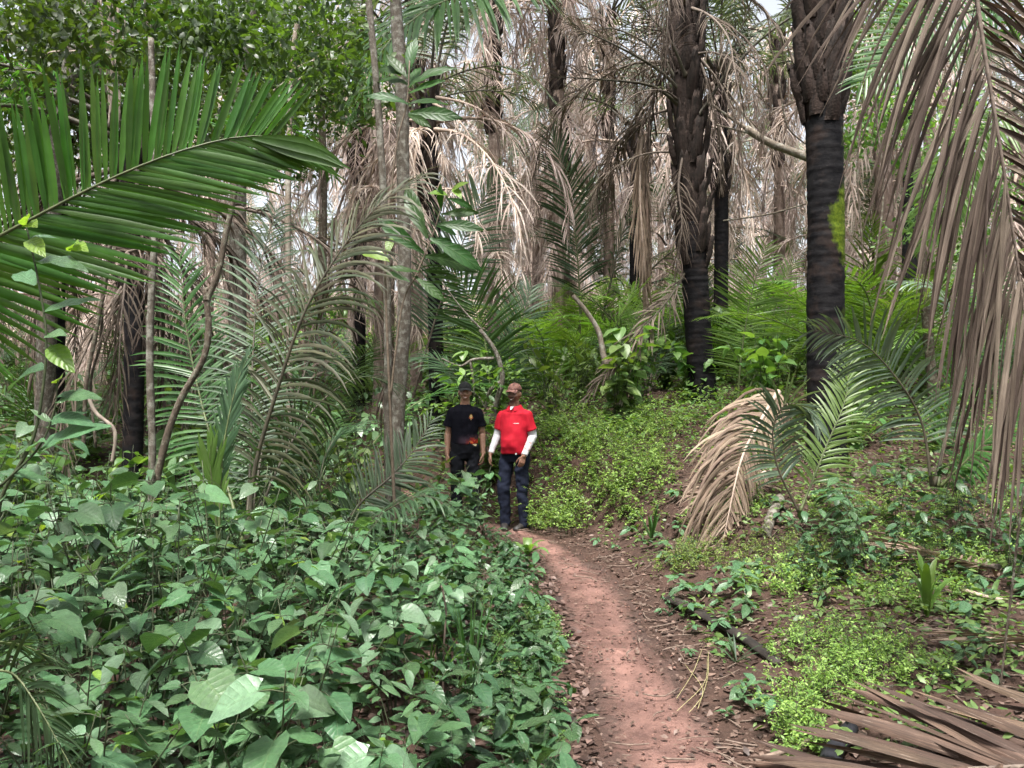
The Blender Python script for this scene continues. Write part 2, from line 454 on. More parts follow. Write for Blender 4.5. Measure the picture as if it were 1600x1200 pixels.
ed = math_(t, 'ADD', uu, maprange(t, n1, .3, .7, -.22, .22))
ed = math_(t, 'ADD', ed, maprange(t, n2, .3, .7, -.16, .16))
col = mixc(t, maprange(t, ed, .30, .74), col, (.050, .029, .023))
t.links.new(col, p.inputs['Base Color'])
t.links.new(maprange(t, n1, .4, .65, .5, .8), p.inputs['Roughness']); p.inputs['Specular IOR Level'].default_value = .35
bump_(t, p, math_(t, 'ADD', n2, math_(t, 'MULTIPLY', n3, .7)), .7, .012)
tag(link('path', mb.mesh('path', m)), kind='structure')
# ------------------------------------------------------------------ people
def ring_loft(mb, rings, n=28):
    """rings: (centre, semi-axis a, semi-axis b) - closed solid"""
    th = np.linspace(0, 2 * np.pi, n, endpoint=False); c, s = np.cos(th)[:, None], np.sin(th)[:, None]
    V = np.vstack([np.asarray(o)[None] + c * np.asarray(a)[None] + s * np.asarray(b)[None] for o, a, b in rings])
    K = len(rings); i = np.arange(K - 1)[:, None] * n; j = np.arange(n)[None]; j2 = (j + 1) % n
    Q = np.stack([i + j, i + j2, i + n + j2, i + n + j], -1).reshape(-1, 4)
    V = np.vstack([V, [rings[0][0]], [rings[-1][0]]]); e = K * n
    T = [(e, (k + 1) % n, k) for k in range(n)] + [(e + 1, (K - 1) * n + k, (K - 1) * n + (k + 1) % n) for k in range(n)]
    mb.add(V, Q, T)
def zloft(mb, rows, n=32):
    ring_loft(mb, [((cx, cy_, z), (rx, 0, 0), (0, ry, 0)) for z, cx, cy_, rx, ry in rows], n)
def capsule(mb, p0, p1, r0, r1, n=14, flat=False, sq=1.0):
    p0, p1 = np.asarray(p0, float), np.asarray(p1, float); d = unit(p1 - p0); L = np.linalg.norm(p1 - p0)
    ref = np.array([0, 1., 0]) if abs(d[1]) < .8 else np.array([1., 0, 0])
    a = unit(np.cross(d, ref)); b = np.cross(d, a)
    rings = []
    if not flat:
        for k in (80, 55, 28): rings.append((p0 - d * r0 * math.sin(R(k)), a * r0 * math.cos(R(k)), b * r0 * math.cos(R(k)) * sq))
    for k in range(6):
        f = k / 5; r = r0 * (1 - f) + r1 * f
        rings.append((p0 + d * L * f, a * r, b * r * sq))
    if not flat:
        for k in (28, 55, 80): rings.append((p1 + d * r1 * math.sin(R(k)), a * r1 * math.cos(R(k)), b * r1 * math.cos(R(k)) * sq))
    ring_loft(mb, rings, n)
def ellipsoid(mb, c, r, n=20):
    rings = []
    for k in np.linspace(-85, 85, 11):
        q = math.cos(R(k))
        rings.append((np.asarray(c) + np.array([0, 0, r[2] * math.sin(R(k))]), (r[0] * q, 0, 0), (0, r[1] * q, 0)))
    ring_loft(mb, rings, n)
def remesh(mb, name, voxel, smooth, mat):
    me = mb.mesh(name)
    o = link('tmp', me); md = o.modifiers.new('r', 'REMESH'); md.mode = 'VOXEL'; md.voxel_size = voxel
    s = o.modifiers.new('s', 'SMOOTH'); s.factor = .5; s.iterations = smooth
    dg = bpy.context.evaluated_depsgraph_get()
    out = bpy.data.meshes.new_from_object(o.evaluated_get(dg)); out.name = name
    bpy.data.objects.remove(o); bpy.data.meshes.remove(me)
    out.materials.clear(); out.materials.append(mat)
    out.polygons.foreach_set('use_smooth', np.ones(len(out.polygons), bool))
    return out
def co(me):
    a = np.zeros(len(me.vertices) * 3, np.float32); me.vertices.foreach_get('co', a); return a.reshape(-1, 3).astype(float)
def nor(me):
    a = np.zeros(len(me.vertices) * 3, np.float32); me.vertices.foreach_get('normal', a); return a.reshape(-1, 3).astype(float)
def wrinkle(me, amp, fx, fz, seed):
    V, Nn = co(me), nor(me)
    ang = np.arctan2(V[:, 1], V[:, 0])
    w_ = vnoise(V[:, 0] * fx + V[:, 2] * fz * .6, V[:, 2] * fz + V[:, 1] * fx * .7, seed) + .6 * vnoise(V[:, 0] * fx * 2 - V[:, 2] * fz, V[:, 2] * fz * 2 + ang, seed + 1) - .8
    me.vertices.foreach_set('co', (V + Nn * (amp * w_)[:, None]).astype(np.float32).ravel()); me.update()

def skin_mat(name, c, dark):
    m, t, p = nodes(name)
    tc = N(t, 'ShaderNodeTexCoord'); n1 = noise_(t, tc.outputs['Object'], 40, 3)
    col = mixc(t, maprange(t, n1, .3, .7), tuple(v * .85 for v in c), tuple(v * 1.15 for v in c))
    hair = N(t, 'ShaderNodeAttribute', attribute_name='hairy').outputs['Fac']
    lips = N(t, 'ShaderNodeAttribute', attribute_name='lips').outputs['Fac']
    col = mixc(t, lips, col, dark); col = mixc(t, hair, col, (.012, .009, .008))
    t.links.new(col, p.inputs['Base Color']); p.inputs['Roughness'].default_value = .45
    p.inputs['Subsurface Weight'].default_value = .08; p.inputs['Subsurface Radius'].default_value = (.01, .004, .002)
    return m
def cloth_mat(name, c1, c2, scale=8., rough=.85):
    m = plain_mat(name, c1, c2, rough, scale, .15, spec=.25); return m

def hand(mb, wrist, d, nrm, side, s=1.0, curl=.5):
    """palm and five fingers: d along the hand, nrm where the palm faces, side towards the thumb"""
    d, nrm = unit(d), unit(nrm); side = unit(np.asarray(side, float) - d * (np.asarray(side) @ d))
    wrist = np.asarray(wrist, float)
    lens, offs = [.070, .080, .074, .056], [.028, .010, -.009, -.027]
    for L, o in zip(lens, offs):
        k = wrist + d * (.088 - abs(o) * .25) * s + side * o * s
        capsule(mb, wrist + side * o * .55 * s, k, .0155 * s, .0125 * s, 10)
        a1, a2, a3 = curl * .45, curl * 1.1, curl * 1.7
        q = k
        for ang, f, r0, r1 in ((a1, .45, .0098, .0090), (a2, .32, .0090, .0082), (a3, .23, .0082, .0070)):
            e = q + (d * math.cos(ang) + nrm * math.sin(ang)) * L * f * s
            capsule(mb, q, e, r0 * s, r1 * s, 9); q = e
    b = wrist + d * .022 * s + side * .022 * s
    k1 = b + (d * .62 + side * .62 + nrm * .35) * .040 * s
    k2 = k1 + (d * .88 + side * .25 + nrm * .35) * .034 * s
    k3 = k2 + (d * .95 + nrm * .30) * .027 * s
    capsule(mb, b, k1, .0150 * s, .0120 * s, 10); capsule(mb, k1, k2, .0115 * s, .0102 * s, 9); capsule(mb, k2, k3, .0102 * s, .0082 * s, 9)

def make_person(loc, rz, label, J, skin, lipc, belly, shirt_fn, pants_mat, cap_mat, brim_mat, beard, head_turn, scale):
    root = thing('person', label, 'person', loc, rz, None, scale)
    # ---- body: one continuous surface
    mb = MB()
    zloft(mb, [(.83, 0, .01, .12, .09), (.90, 0, .01, .150, .105), (.98, 0, .0, .142, .102 + belly * .5), (1.08, 0, -belly * .4, .136, .098 + belly), (1.18, 0, -belly * .3, .138, .10 + belly * .6),
               (1.29, 0, 0, .142, .100), (1.37, 0, .005, .136, .085), (1.42, 0, .012, .085, .066), (1.455, 0, .012, .062, .060)])
    hx, hy = math.sin(head_turn), math.cos(head_turn)
    capsule(mb, (0, .012, 1.41), (0, -.004, 1.53), .063, .058)
    def Hc(x, y, z):      # head coordinates turned about the neck
        return np.array([x * hy - y * hx, x * hx + y * hy, z])
    hm = MB()
    ellipsoid(hm, (0, .008, 1.630), (.074, .094, .108)); ellipsoid(hm, (0, -.022, 1.585), (.060, .066, .075)); ellipsoid(hm, (0, -.045, 1.548), (.040, .044, .036))
    for sx in (-1, 1):
        ellipsoid(hm, (sx * .038, -.052, 1.592), (.026, .030, .026)); ellipsoid(hm, (sx * .076, .010, 1.612), (.011, .020, .032))
        capsule(hm, (sx * .012, -.084, 1.645), (sx * .048, -.072, 1.645), .012, .010, 10)
        ellipsoid(hm, (sx * .012, -.096, 1.592), (.010, .012, .008))
    capsule(hm, (0, -.084, 1.640), (0, -.104, 1.596), .010, .0125, 10)
    capsule(hm, (-.024, -.079, 1.559), (.024, -.079, 1.559), .008, .008, 10); capsule(hm, (-.018, -.077, 1.546), (.018, -.077, 1.546), .009, .009, 10)
    for V in hm.V:
        x, y = V[:, 0].copy(), V[:, 1].copy(); V[:, 0] = x * hy - y * hx; V[:, 1] = x * hx + y * hy
    for k in range(len(hm.V)):
        mb.add(hm.V[k], hm.Q[k] - sum(len(v) for v in hm.V[:k]), hm.T[k] - sum(len(v) for v in hm.V[:k]))
    for side in ('L', 'R'):
        S, E, W_ = (np.array(J[side + k]) for k in ('s', 'e', 'w'))
        capsule(mb, S, E, .050, .041); capsule(mb, E, W_, .041, .029)
        capsule(mb, E + (W_ - E) * .1, E + (W_ - E) * .45, .043, .038)
        hand(mb, W_, J[side + 'hd'], J[side + 'hn'], J[side + 'hs'], 1.0, J.get(side + 'curl', .5))
        Hp, K_, A = (np.array(J[side + k]) for k in ('h', 'k', 'a'))
        capsule(mb, Hp, K_, .082, .055); capsule(mb, K_, A, .054, .038); capsule(mb, K_ + (A - K_) * .2 + [0, .012, 0], K_ + (A - K_) * .45 + [0, .010, 0], .050, .044)
        capsule(mb, A, A + np.array([0, -.02, -.04]), .038, .035)
    body = remesh(mb, 'body', .006, 2, skin_mat('skin_' + str(round(skin[0], 3)), skin, lipc))
    V = co(body); X = V[:, 0] * hy + V[:, 1] * hx; Yh = -V[:, 0] * hx + V[:, 1] * hy; Z = V[:, 2]
    front = sstep(-.03, -.06, Yh)
    brow = np.exp(-((np.abs(X) - .031) / .016) ** 2) * np.exp(-((Z - 1.650) / .006) ** 2) * front
    hairy = np.clip(brow * 1.6, 0, 1)
    if beard:
        mou = np.exp(-((X) / .034) ** 4) * np.exp(-((Z - 1.576) / .008) ** 2) * front
        chin = np.exp(-((X) / .038) ** 4) * np.exp(-((Z - 1.525) / .016) ** 2) * front
        ring = np.exp(-((np.abs(X) - .036) / .010) ** 2) * np.exp(-((Z - 1.550) / .022) ** 2) * front
        hairy = np.clip(hairy + 1.2 * mou + .9 * chin + .8 * ring, 0, .75)
    lips = np.exp(-(X / .027) ** 4) * np.exp(-((Z - 1.552) / .012) ** 2) * front * .8
    for nm, arr in (('hairy', hairy), ('lips', lips)):
        a = body.attributes.new(nm, 'FLOAT', 'POINT'); a.data.foreach_set('value', arr.astype(np.float32))
    bo = link('body', body, root)
    bvh = BVHTree.FromPolygons([tuple(v) for v in co(body)], [tuple(pp.vertices) for pp in body.polygons])
    fwd = Vector((Hc(0, 1, 0)))
    def face_pt(x, z):
        o = Vector(Hc(x, -.3, z)); h = bvh.ray_cast(o, fwd); return np.array(h[0]) if h[0] is not None else np.array(Hc(x, -.09, z))
    # teeth of the smile, eyes
    mt = MB(); th = np.linspace(-.016, .016, 9); rows = []
    for k, x in enumerate(th):
        q = face_pt(x, 1.553) + np.array(Hc(0, -.0025, 0)); z0 = 1.5515 + 9 * x * x
        rows += [[q[0], q[1], z0 - .0030 * (1 - (x / .018) ** 2)], [q[0], q[1], z0 + .0030 * (1 - (x / .018) ** 4)]]
    mt.add(rows, [(2 * k, 2 * k + 2, 2 * k + 3, 2 * k + 1) for k in range(8)])
    link('teeth', mt.mesh('teeth', M_TEETH), bo)
    for sx in (-1, 1):
        me_ = MB(); q = face_pt(sx * .031, 1.627); c = q + np.array(Hc(0, .0062, 0)); ellipsoid(me_, c, (.0105, .0095, .0068), 14)
        eo = link('eye', me_.mesh('eye', M_EYE), bo)
        mi_ = MB(); ellipsoid(mi_, c + np.array(Hc(0, -.0052, -.0005)), (.0052, .0052, .0055), 10); link('iris', mi_.mesh('iris', M_DARK), eo)
    # hair under the cap
    mh = MB(); ellipsoid(mh, Hc(0, .026, 1.640), (.0765, .084, .102)); link('hair', mh.mesh('hair', M_HAIR), root)
    # cap: dome and curved peak
    mc = MB(); n = 28; rings = []
    for k in np.linspace(0, 86, 9):
        q = math.cos(R(k)) ** .8
        rings.append((Hc(0, .006, 1.664 + .088 * math.sin(R(k)) ** 1.1), Hc(.084 * q, 0, 0) , Hc(0, .104 * q, 0)))
    ring_loft(mc, rings, n)
    ellipsoid(mc, Hc(0, .006, 1.754), (.008, .008, .006), 10)
    cap = link('cap', mc.mesh('cap', cap_mat), root)
    mbm = MB(); P = []
    for layer in (0, -.005):
        for a in np.linspace(0, 1, 7):
            for b in np.linspace(-1, 1, 13):
                y = -.072 - .022 * (1 - b * b) * 1.0 - a * .055 * (1 - .55 * b * b); x = b * (.079 - .012 * a)
                P.append(Hc(x, y, 1.672 - .020 * a - .022 * b * b * (.4 + .6 * a) + layer))
    Q = []
    for l in (0, 91):
        for i in range(6):
            for j in range(12): k = l + i * 13 + j; Q.append((k, k + 1, k + 14, k + 13))
    Q += [(78 + j, 79 + j, 170 + j, 169 + j) for j in range(12)] + [(i * 13, i * 13 + 13, 91 + i * 13 + 13, 91 + i * 13) for i in range(6)] + [(i * 13 + 12, i * 13 + 25, 91 + i * 13 + 25, 91 + i * 13 + 12) for i in range(6)]
    mbm.add(P, Q); link('peak', mbm.mesh('peak', brim_mat), cap)
    # trousers
    mt = MB()
    zloft(mt, [(.80, 0, .01, .13, .10), (.88, 0, .012, .182, .128), (.96, 0, .008, .180, .125 + belly * .5), (1.01, 0, 0, .170, .120 + belly * .7)])
    for side in ('L', 'R'):
        Hp, K_, A = (np.array(J[side + k]) for k in ('h', 'k', 'a'))
        capsule(mt, Hp, K_, .096, .073); capsule(mt, K_, A + [0, .01, .02], .072, .064)
        ring_loft(mt, [(A + [0, .008, z], (.064, 0, 0), (0, .072, 0)) for z in (.10, .04, -.02, -.055)])
    tr = remesh(mt, 'trousers', .008, 3, pants_mat); wrinkle(tr, .022, 10, 12, 3); link('trousers', tr, root)
    for side in ('L', 'R'):                            # shoes
        A = np.array(J[side + 'a']); ms = MB(); yaw = J[side + 'foot']; sn, cs = math.sin(yaw), math.cos(yaw)
        def fp(x, y, z): return np.array([A[0] + x * cs + y * sn, A[1] - x * sn + y * cs, z])
        rows = [(.085, .030, .050, .05), (.05, .038, .055, .052), (-.02, .040, .050, .045), (-.09, .047, .036, .034), (-.14, .044, .028, .027), (-.172, .026, .022, .021)]
        ring_loft(ms, [(fp(0, y, zc), fp(rx, y, zc) - fp(0, y, zc), (0, 0, rz_)) for y, rx, zc, rz_ in rows], 20)
        link('shoe', ms.mesh('shoe', M_SHOE), root)
    shirt_fn(root, J, belly)
    return root

M_TEETH = plain_mat('teeth', (.60, .56, .50), (.70, .66, .58), .35, 60, 0)
M_EYE = plain_mat('eye_white', (.45, .42, .38), (.55, .52, .48), .3, 30, 0)
M_DARK = plain_mat('iris_dark', (.010, .007, .005), (.02, .013, .01), .3, 30, 0)
M_HAIR = plain_mat('black_hair', (.008, .007, .006), (.022, .018, .016), .6, 90, .5)
M_SHOE = plain_mat('dark_leather', (.012, .011, .011), (.035, .030, .028), .5, 40, .3)
M_JEANS = cloth_mat('dark_blue_denim', (.004, .006, .016), (.010, .015, .034), 12)
M_BLACKJ = cloth_mat('black_trousers', (.003, .004, .007), (.007, .008, .013), 12)
M_CAPB = cloth_mat('charcoal_cap', (.016, .017, .017), (.030, .031, .031), 30)
M_WHITE = cloth_mat('white_cloth', (.40, .40, .42), (.50, .50, .52), 25)

m, t, p = nodes('brown_patterned_cap')
tc = N(t, 'ShaderNodeTexCoord'); n1 = noise_(t, tc.outputs['Object'], 42, 2); n2 = noise_(t, tc.outputs['Object'], 95, 1)
col = mixc(t, maprange(t, n1, .45, .55), (.09, .036, .027), (.20, .095, .07)); col = mixc(t, maprange(t, n2, .60, .63, 0, .85), col, (.07, .035, .05))
t.links.new(col, p.inputs['Base Color']); p.inputs['Roughness'].default_value = .8
M_CAPR = m

# black shirt with a flame print at the hem and a small emblem on the chest
m, t, p = nodes('black_tshirt_flame_print')
tc = N(t, 'ShaderNodeTexCoord'); sp = N(t, 'ShaderNodeSeparateXYZ'); t.links.new(tc.outputs['Object'], sp.inputs[0])
x_, z_ = sp.outputs[0], sp.outputs[2]
nf, nf2 = noise_(t, tc.outputs['Object'], 15, 4, .7), noise_(t, tc.outputs['Object'], 38, 3, .6)
edge = math_(t, 'ADD', z_, math_(t, 'MULTIPLY', nf, -.16))
fl = math_(t, 'MULTIPLY', maprange(t, edge, .985, .950), maprange(t, x_, .0, .085))
fl = math_(t, 'MULTIPLY', fl, maprange(t, sp.outputs[1], .02, -.02))
sm = math_(t, 'MULTIPLY', maprange(t, edge, 1.035, .955), maprange(t, x_, -.11, .02))
sm = math_(t, 'MULTIPLY', sm, maprange(t, sp.outputs[1], .02, -.02))
base = mixc(t, maprange(t, nf2, .3, .7), (.003, .003, .006), (.007, .007, .012))
base = mixc(t, math_(t, 'MULTIPLY', sm, .5), base, (.09, .055, .075))
cr = N(t, 'ShaderNodeValToRGB'); t.links.new(nf2, cr.inputs[0])
cr.color_ramp.elements[0].position = .34; cr.color_ramp.elements[0].color = (.10, .004, .008, 1)
cr.color_ramp.elements[1].position = .66; cr.color_ramp.elements[1].color = (.50, .17, .035, 1)
e = cr.color_ramp.elements.new(.52); e.color = (.36, .022, .012, 1)
base = mixc(t, fl, base, cr.outputs[0])
def blob(cx, cz, rx, rz_, pw=2.):
    a = math_(t, 'POWER', math_(t, 'ABSOLUTE', math_(t, 'DIVIDE', math_(t, 'SUBTRACT', x_, cx), rx)), pw)
    b = math_(t, 'POWER', math_(t, 'ABSOLUTE', math_(t, 'DIVIDE', math_(t, 'SUBTRACT', z_, cz), rz_)), pw)
    f = maprange(t, math_(t, 'ADD', a, b), 1.05, .85)
    return math_(t, 'MULTIPLY', f, maprange(t, sp.outputs[1], .02, -.02))
for args, c in (((.075, 1.322, .020, .030, 1.3), (.45, .25, .06)), ((.075, 1.305, .026, .008), (.50, .10, .05)), ((.075, 1.322, .010, .018), (.62, .50, .25)), ((.075, 1.292, .006, .014), (.50, .30, .10)), ((.075, 1.322, .004, .010), (.10, .16, .06))):
    base = mixc(t, blob(*args), base, c)
t.links.new(base, p.inputs['Base Color']); p.inputs['Roughness'].default_value = .8
p.inputs['Specular IOR Level'].default_value = .1
M_TEE = m

m, t, p = nodes('red_polo')
tc = N(t, 'ShaderNodeTexCoord'); sp = N(t, 'ShaderNodeSeparateXYZ'); t.links.new(tc.outputs['Object'], sp.inputs[0])
x_, z_ = sp.outputs[0], sp.outputs[2]
nf = noise_(t, tc.outputs['Object'], 10, 3)
base = mixc(t, maprange(t, nf, .3, .7), (.33, .004, .014), (.42, .006, .022))
ln = math_(t, 'MULTIPLY', maprange(t, math_(t, 'ABSOLUTE', math_(t, 'SUBTRACT', z_, 1.272)), .0045, .003), maprange(t, math_(t, 'ABSOLUTE', math_(t, 'SUBTRACT', x_, .072)), .034, .030))
ln = math_(t, 'MULTIPLY', ln, maprange(t, noise_(t, tc.outputs['Object'], 160, 1), .42, .5))
ln = math_(t, 'MULTIPLY', ln, maprange(t, sp.outputs[1], .02, -.02))
base = mixc(t, math_(t, 'MULTIPLY', ln, .8), base, (.75, .65, .65))
# placket seam and pocket line
pk = math_(t, 'MULTIPLY', maprange(t, math_(t, 'ABSOLUTE', math_(t, 'SUBTRACT', x_, -.016)), .0035, .002), maprange(t, z_, 1.24, 1.25))
base = mixc(t, math_(t, 'MULTIPLY', pk, .55), base, (.25, .002, .01))
t.links.new(base, p.inputs['Base Color']); p.inputs['Roughness'].default_value = .8; p.inputs['Specular IOR Level'].default_value = .25
M_POLO = m

m, t, p = nodes('white_arm_sleeve_print')
tc = N(t, 'ShaderNodeTexCoord'); sp = N(t, 'ShaderNodeSeparateXYZ'); t.links.new(tc.outputs['Object'], sp.inputs[0])
n1 = noise_(t, tc.outputs['Object'], 60, 2); n2 = noise_(t, tc.outputs['Object'], 20, 2)
band = math_(t, 'MULTIPLY', maprange(t, sp.outputs[2], 1.16, 1.14), maprange(t, sp.outputs[2], .93, .95))
f = math_(t, 'MULTIPLY', math_(t, 'MULTIPLY', maprange(t, n1, .52, .56), band), maprange(t, n2, .40, .5))
f = math_(t, 'MULTIPLY', f, maprange(t, sp.outputs[1], -.035, -.055))
col = mixc(t, math_(t, 'MULTIPLY', f, .75), (.45, .45, .47), (.42, .09, .04))
t.links.new(col, p.inputs['Base Color']); p.inputs['Roughness'].default_value = .8
M_ARMS = m

def tee(root, J, belly):
    mb = MB()
    zloft(mb, [(.985, 0, 0, .172, .126), (1.06, 0, 0, .168, .124), (1.18, 0, 0, .170, .126), (1.29, 0, 0, .182, .131), (1.385, 0, .005, .170, .113), (1.432, 0, .012, .125, .088), (1.468, 0, .012, .082, .074)])
    for s in 'LR':
        S, E = np.array(J[s + 's']), np.array(J[s + 'e']); d = E - S
        capsule(mb, S, S + d * .25, .064, .066); capsule(mb, S + d * .1, S + d * .66, .064, .074, flat=True); capsule(mb, (S[0] * .30, .012, 1.425), S + [0, 0, .004], .050, .058)
    me = remesh(mb, 'tshirt', .008, 3, M_TEE); wrinkle(me, .022, 9, 6, 7); o = link('tshirt', me, root)
    mc = MB(); th = np.linspace(0, 2 * np.pi, 33)
    mc.tube(np.stack([.066 * np.cos(th), .010 + .066 * np.sin(th), 1.466 + .014 * np.sin(th)], -1), .009, 8, cap=False); link('neckband', mc.mesh('neckband', M_CAPB), o)
    # a pale tail of the print hanging at the hem
    mp_ = MB(); mp_.add([[.09, -.128, .990], [.150, -.102, .985], [.135, -.118, .960], [.115, -.125, .966]], [(0, 1, 2, 3)]); link('shirt_tail', mp_.mesh('shirt_tail', plain_mat('pale_yellow_print', (.35, .26, .13), (.42, .34, .20), .8)), o)
def polo(root, J, belly):
    mb = MB()
    zloft(mb, [(.905, 0, 0, .158, .135 + belly * .6), (.99, 0, -belly * .3, .162, .138 + belly), (1.08, 0, -belly * .45, .163, .136 + belly), (1.18, 0, -belly * .3, .162, .134 + belly * .6), (1.29, 0, 0, .168, .130), (1.385, 0, .005, .164, .112), (1.430, 0, .012, .125, .088), (1.462, 0, .012, .085, .076)])
    for s in 'LR':
        S, E = np.array(J[s + 's']), np.array(J[s + 'e']); d = E - S
        capsule(mb, S, S + d * .25, .064, .066); capsule(mb, S + d * .1, S + d * .72, .064, .072, flat=True); capsule(mb, (S[0] * .30, .012, 1.422), S + [0, 0, .004], .050, .058)
    me = remesh(mb, 'polo_shirt', .008, 3, M_POLO); wrinkle(me, .020, 8, 7, 17); o = link('polo_shirt', me, root)
    mc = MB()                                         # turned-down collar, open in front
    th = np.linspace(R(-70), R(250), 31); V = []
    for k, a in enumerate(th):
        fr = max(0., -math.sin(a))
        V += [[.062 * math.cos(a), .008 + .064 * math.sin(a), 1.484 - .020 * fr], [.072 * math.cos(a), .008 + .074 * math.sin(a), 1.492 - .024 * fr], [.100 * math.cos(a), .008 + .104 * math.sin(a) - .01 * fr, 1.450 - .035 * fr]]
    Q = []
    for k in range(30): Q += [(3 * k, 3 * k + 3, 3 * k + 4, 3 * k + 1), (3 * k + 1, 3 * k + 4, 3 * k + 5, 3 * k + 2)]
    mc.add(V, Q); link('collar', mc.mesh('collar', M_POLO), o)
    mu = MB(); mu.add([[-.024, -.066, 1.472], [.024, -.066, 1.472], [.007, -.112, 1.432], [-.009, -.112, 1.432]], [(0, 1, 2, 3)]); link('undershirt', mu.mesh('undershirt', M_WHITE), root)
    ml = MB(); ml.add([[.085, -.175, .925], [.105, -.170, .925], [.105, -.170, .905], [.085, -.175, .905]], [(0, 1, 2, 3)]); link('hem_label', ml.mesh('hem_label', M_WHITE), o)
    for s in 'LR':
        S, E, W_ = (np.array(J[s + k]) for k in ('s', 'e', 'w')); ms = MB()
        capsule(ms, S + (E - S) * .45, E, .056, .050); capsule(ms, E, E + (W_ - E) * .3, .050, .048); capsule(ms, E + (W_ - E) * .02, E + (W_ - E) * .97, .049, .037, flat=True)
        me = remesh(ms, 'arm_sleeve', .006, 2, M_ARMS if s == 'R' else M_WHITE); wrinkle(me, .007, 12, 22, 27); link('arm_sleeve', me, root)

# 'R' is the arm on the viewer's right
JB = dict(Ls=(-.166, .01, 1.362), Le=(-.212, .03, 1.11), Lw=(-.216, -.03, .865), Lhd=(.02, -.10, -1), Lhn=(1, 0, -.05), Lhs=(.0, -1, 0),
          Rs=(.166, .01, 1.362), Re=(.214, .04, 1.11), Rw=(.226, -.03, .865), Rhd=(-.05, -.14, -1), Rhn=(-1, -.2, 0), Rhs=(-.1, -1, 0), Rcurl=.75,
          Lh=(-.092, .01, .87), Lk=(-.098, -.015, .475), La=(-.105, .015, .085), Lfoot=-.2,
          Rh=(.092, .01, .87), Rk=(.125, -.05, .478), Ra=(.140, -.03, .085), Rfoot=.4)
JR = dict(Ls=(-.160, .01, 1.362), Le=(-.222, -.005, 1.120), Lw=(-.252, -.14, .905), Lhd=(-.05, -.25, -1), Lhn=(.9, .2, -.2), Lhs=(.3, -1, 0), Lcurl=.8,
          Rs=(.160, .01, 1.362), Re=(.220, .05, 1.12), Rw=(.176, -.13, .890), Rhd=(-.22, -.22, -1), Rhn=(-.6, .7, 0), Rhs=(-.8, -.7, 0), Rcurl=.8,
          Lh=(-.095, .01, .87), Lk=(-.118, -.055, .480), La=(-.112, -.03, .085), Lfoot=-.35,
          Rh=(.095, .01, .87), Rk=(.108, -.02, .475), Ra=(.112, .02, .085), Rfoot=.3)
MAN_B = (-.585, 10.0); MAN_R = (.03, 9.5)
make_person((MAN_B[0], MAN_B[1], gz(*MAN_B) - .01), 0.05, 'smiling person in black flame-print T-shirt and dark cap, arms hanging', JB, (.29, .16, .108), (.20, .075, .06), .0, tee, M_BLACKJ, M_CAPB, M_CAPB, False, .05, 1.005)
make_person((MAN_R[0], MAN_R[1], gz(*MAN_R) - .005), -.42, 'smiling person in red polo shirt, white arm sleeves and brown cap', JR, (.185, .095, .064), (.15, .06, .05), .035, polo, M_JEANS, M_CAPR, M_CAPR, True, -.05, .985)
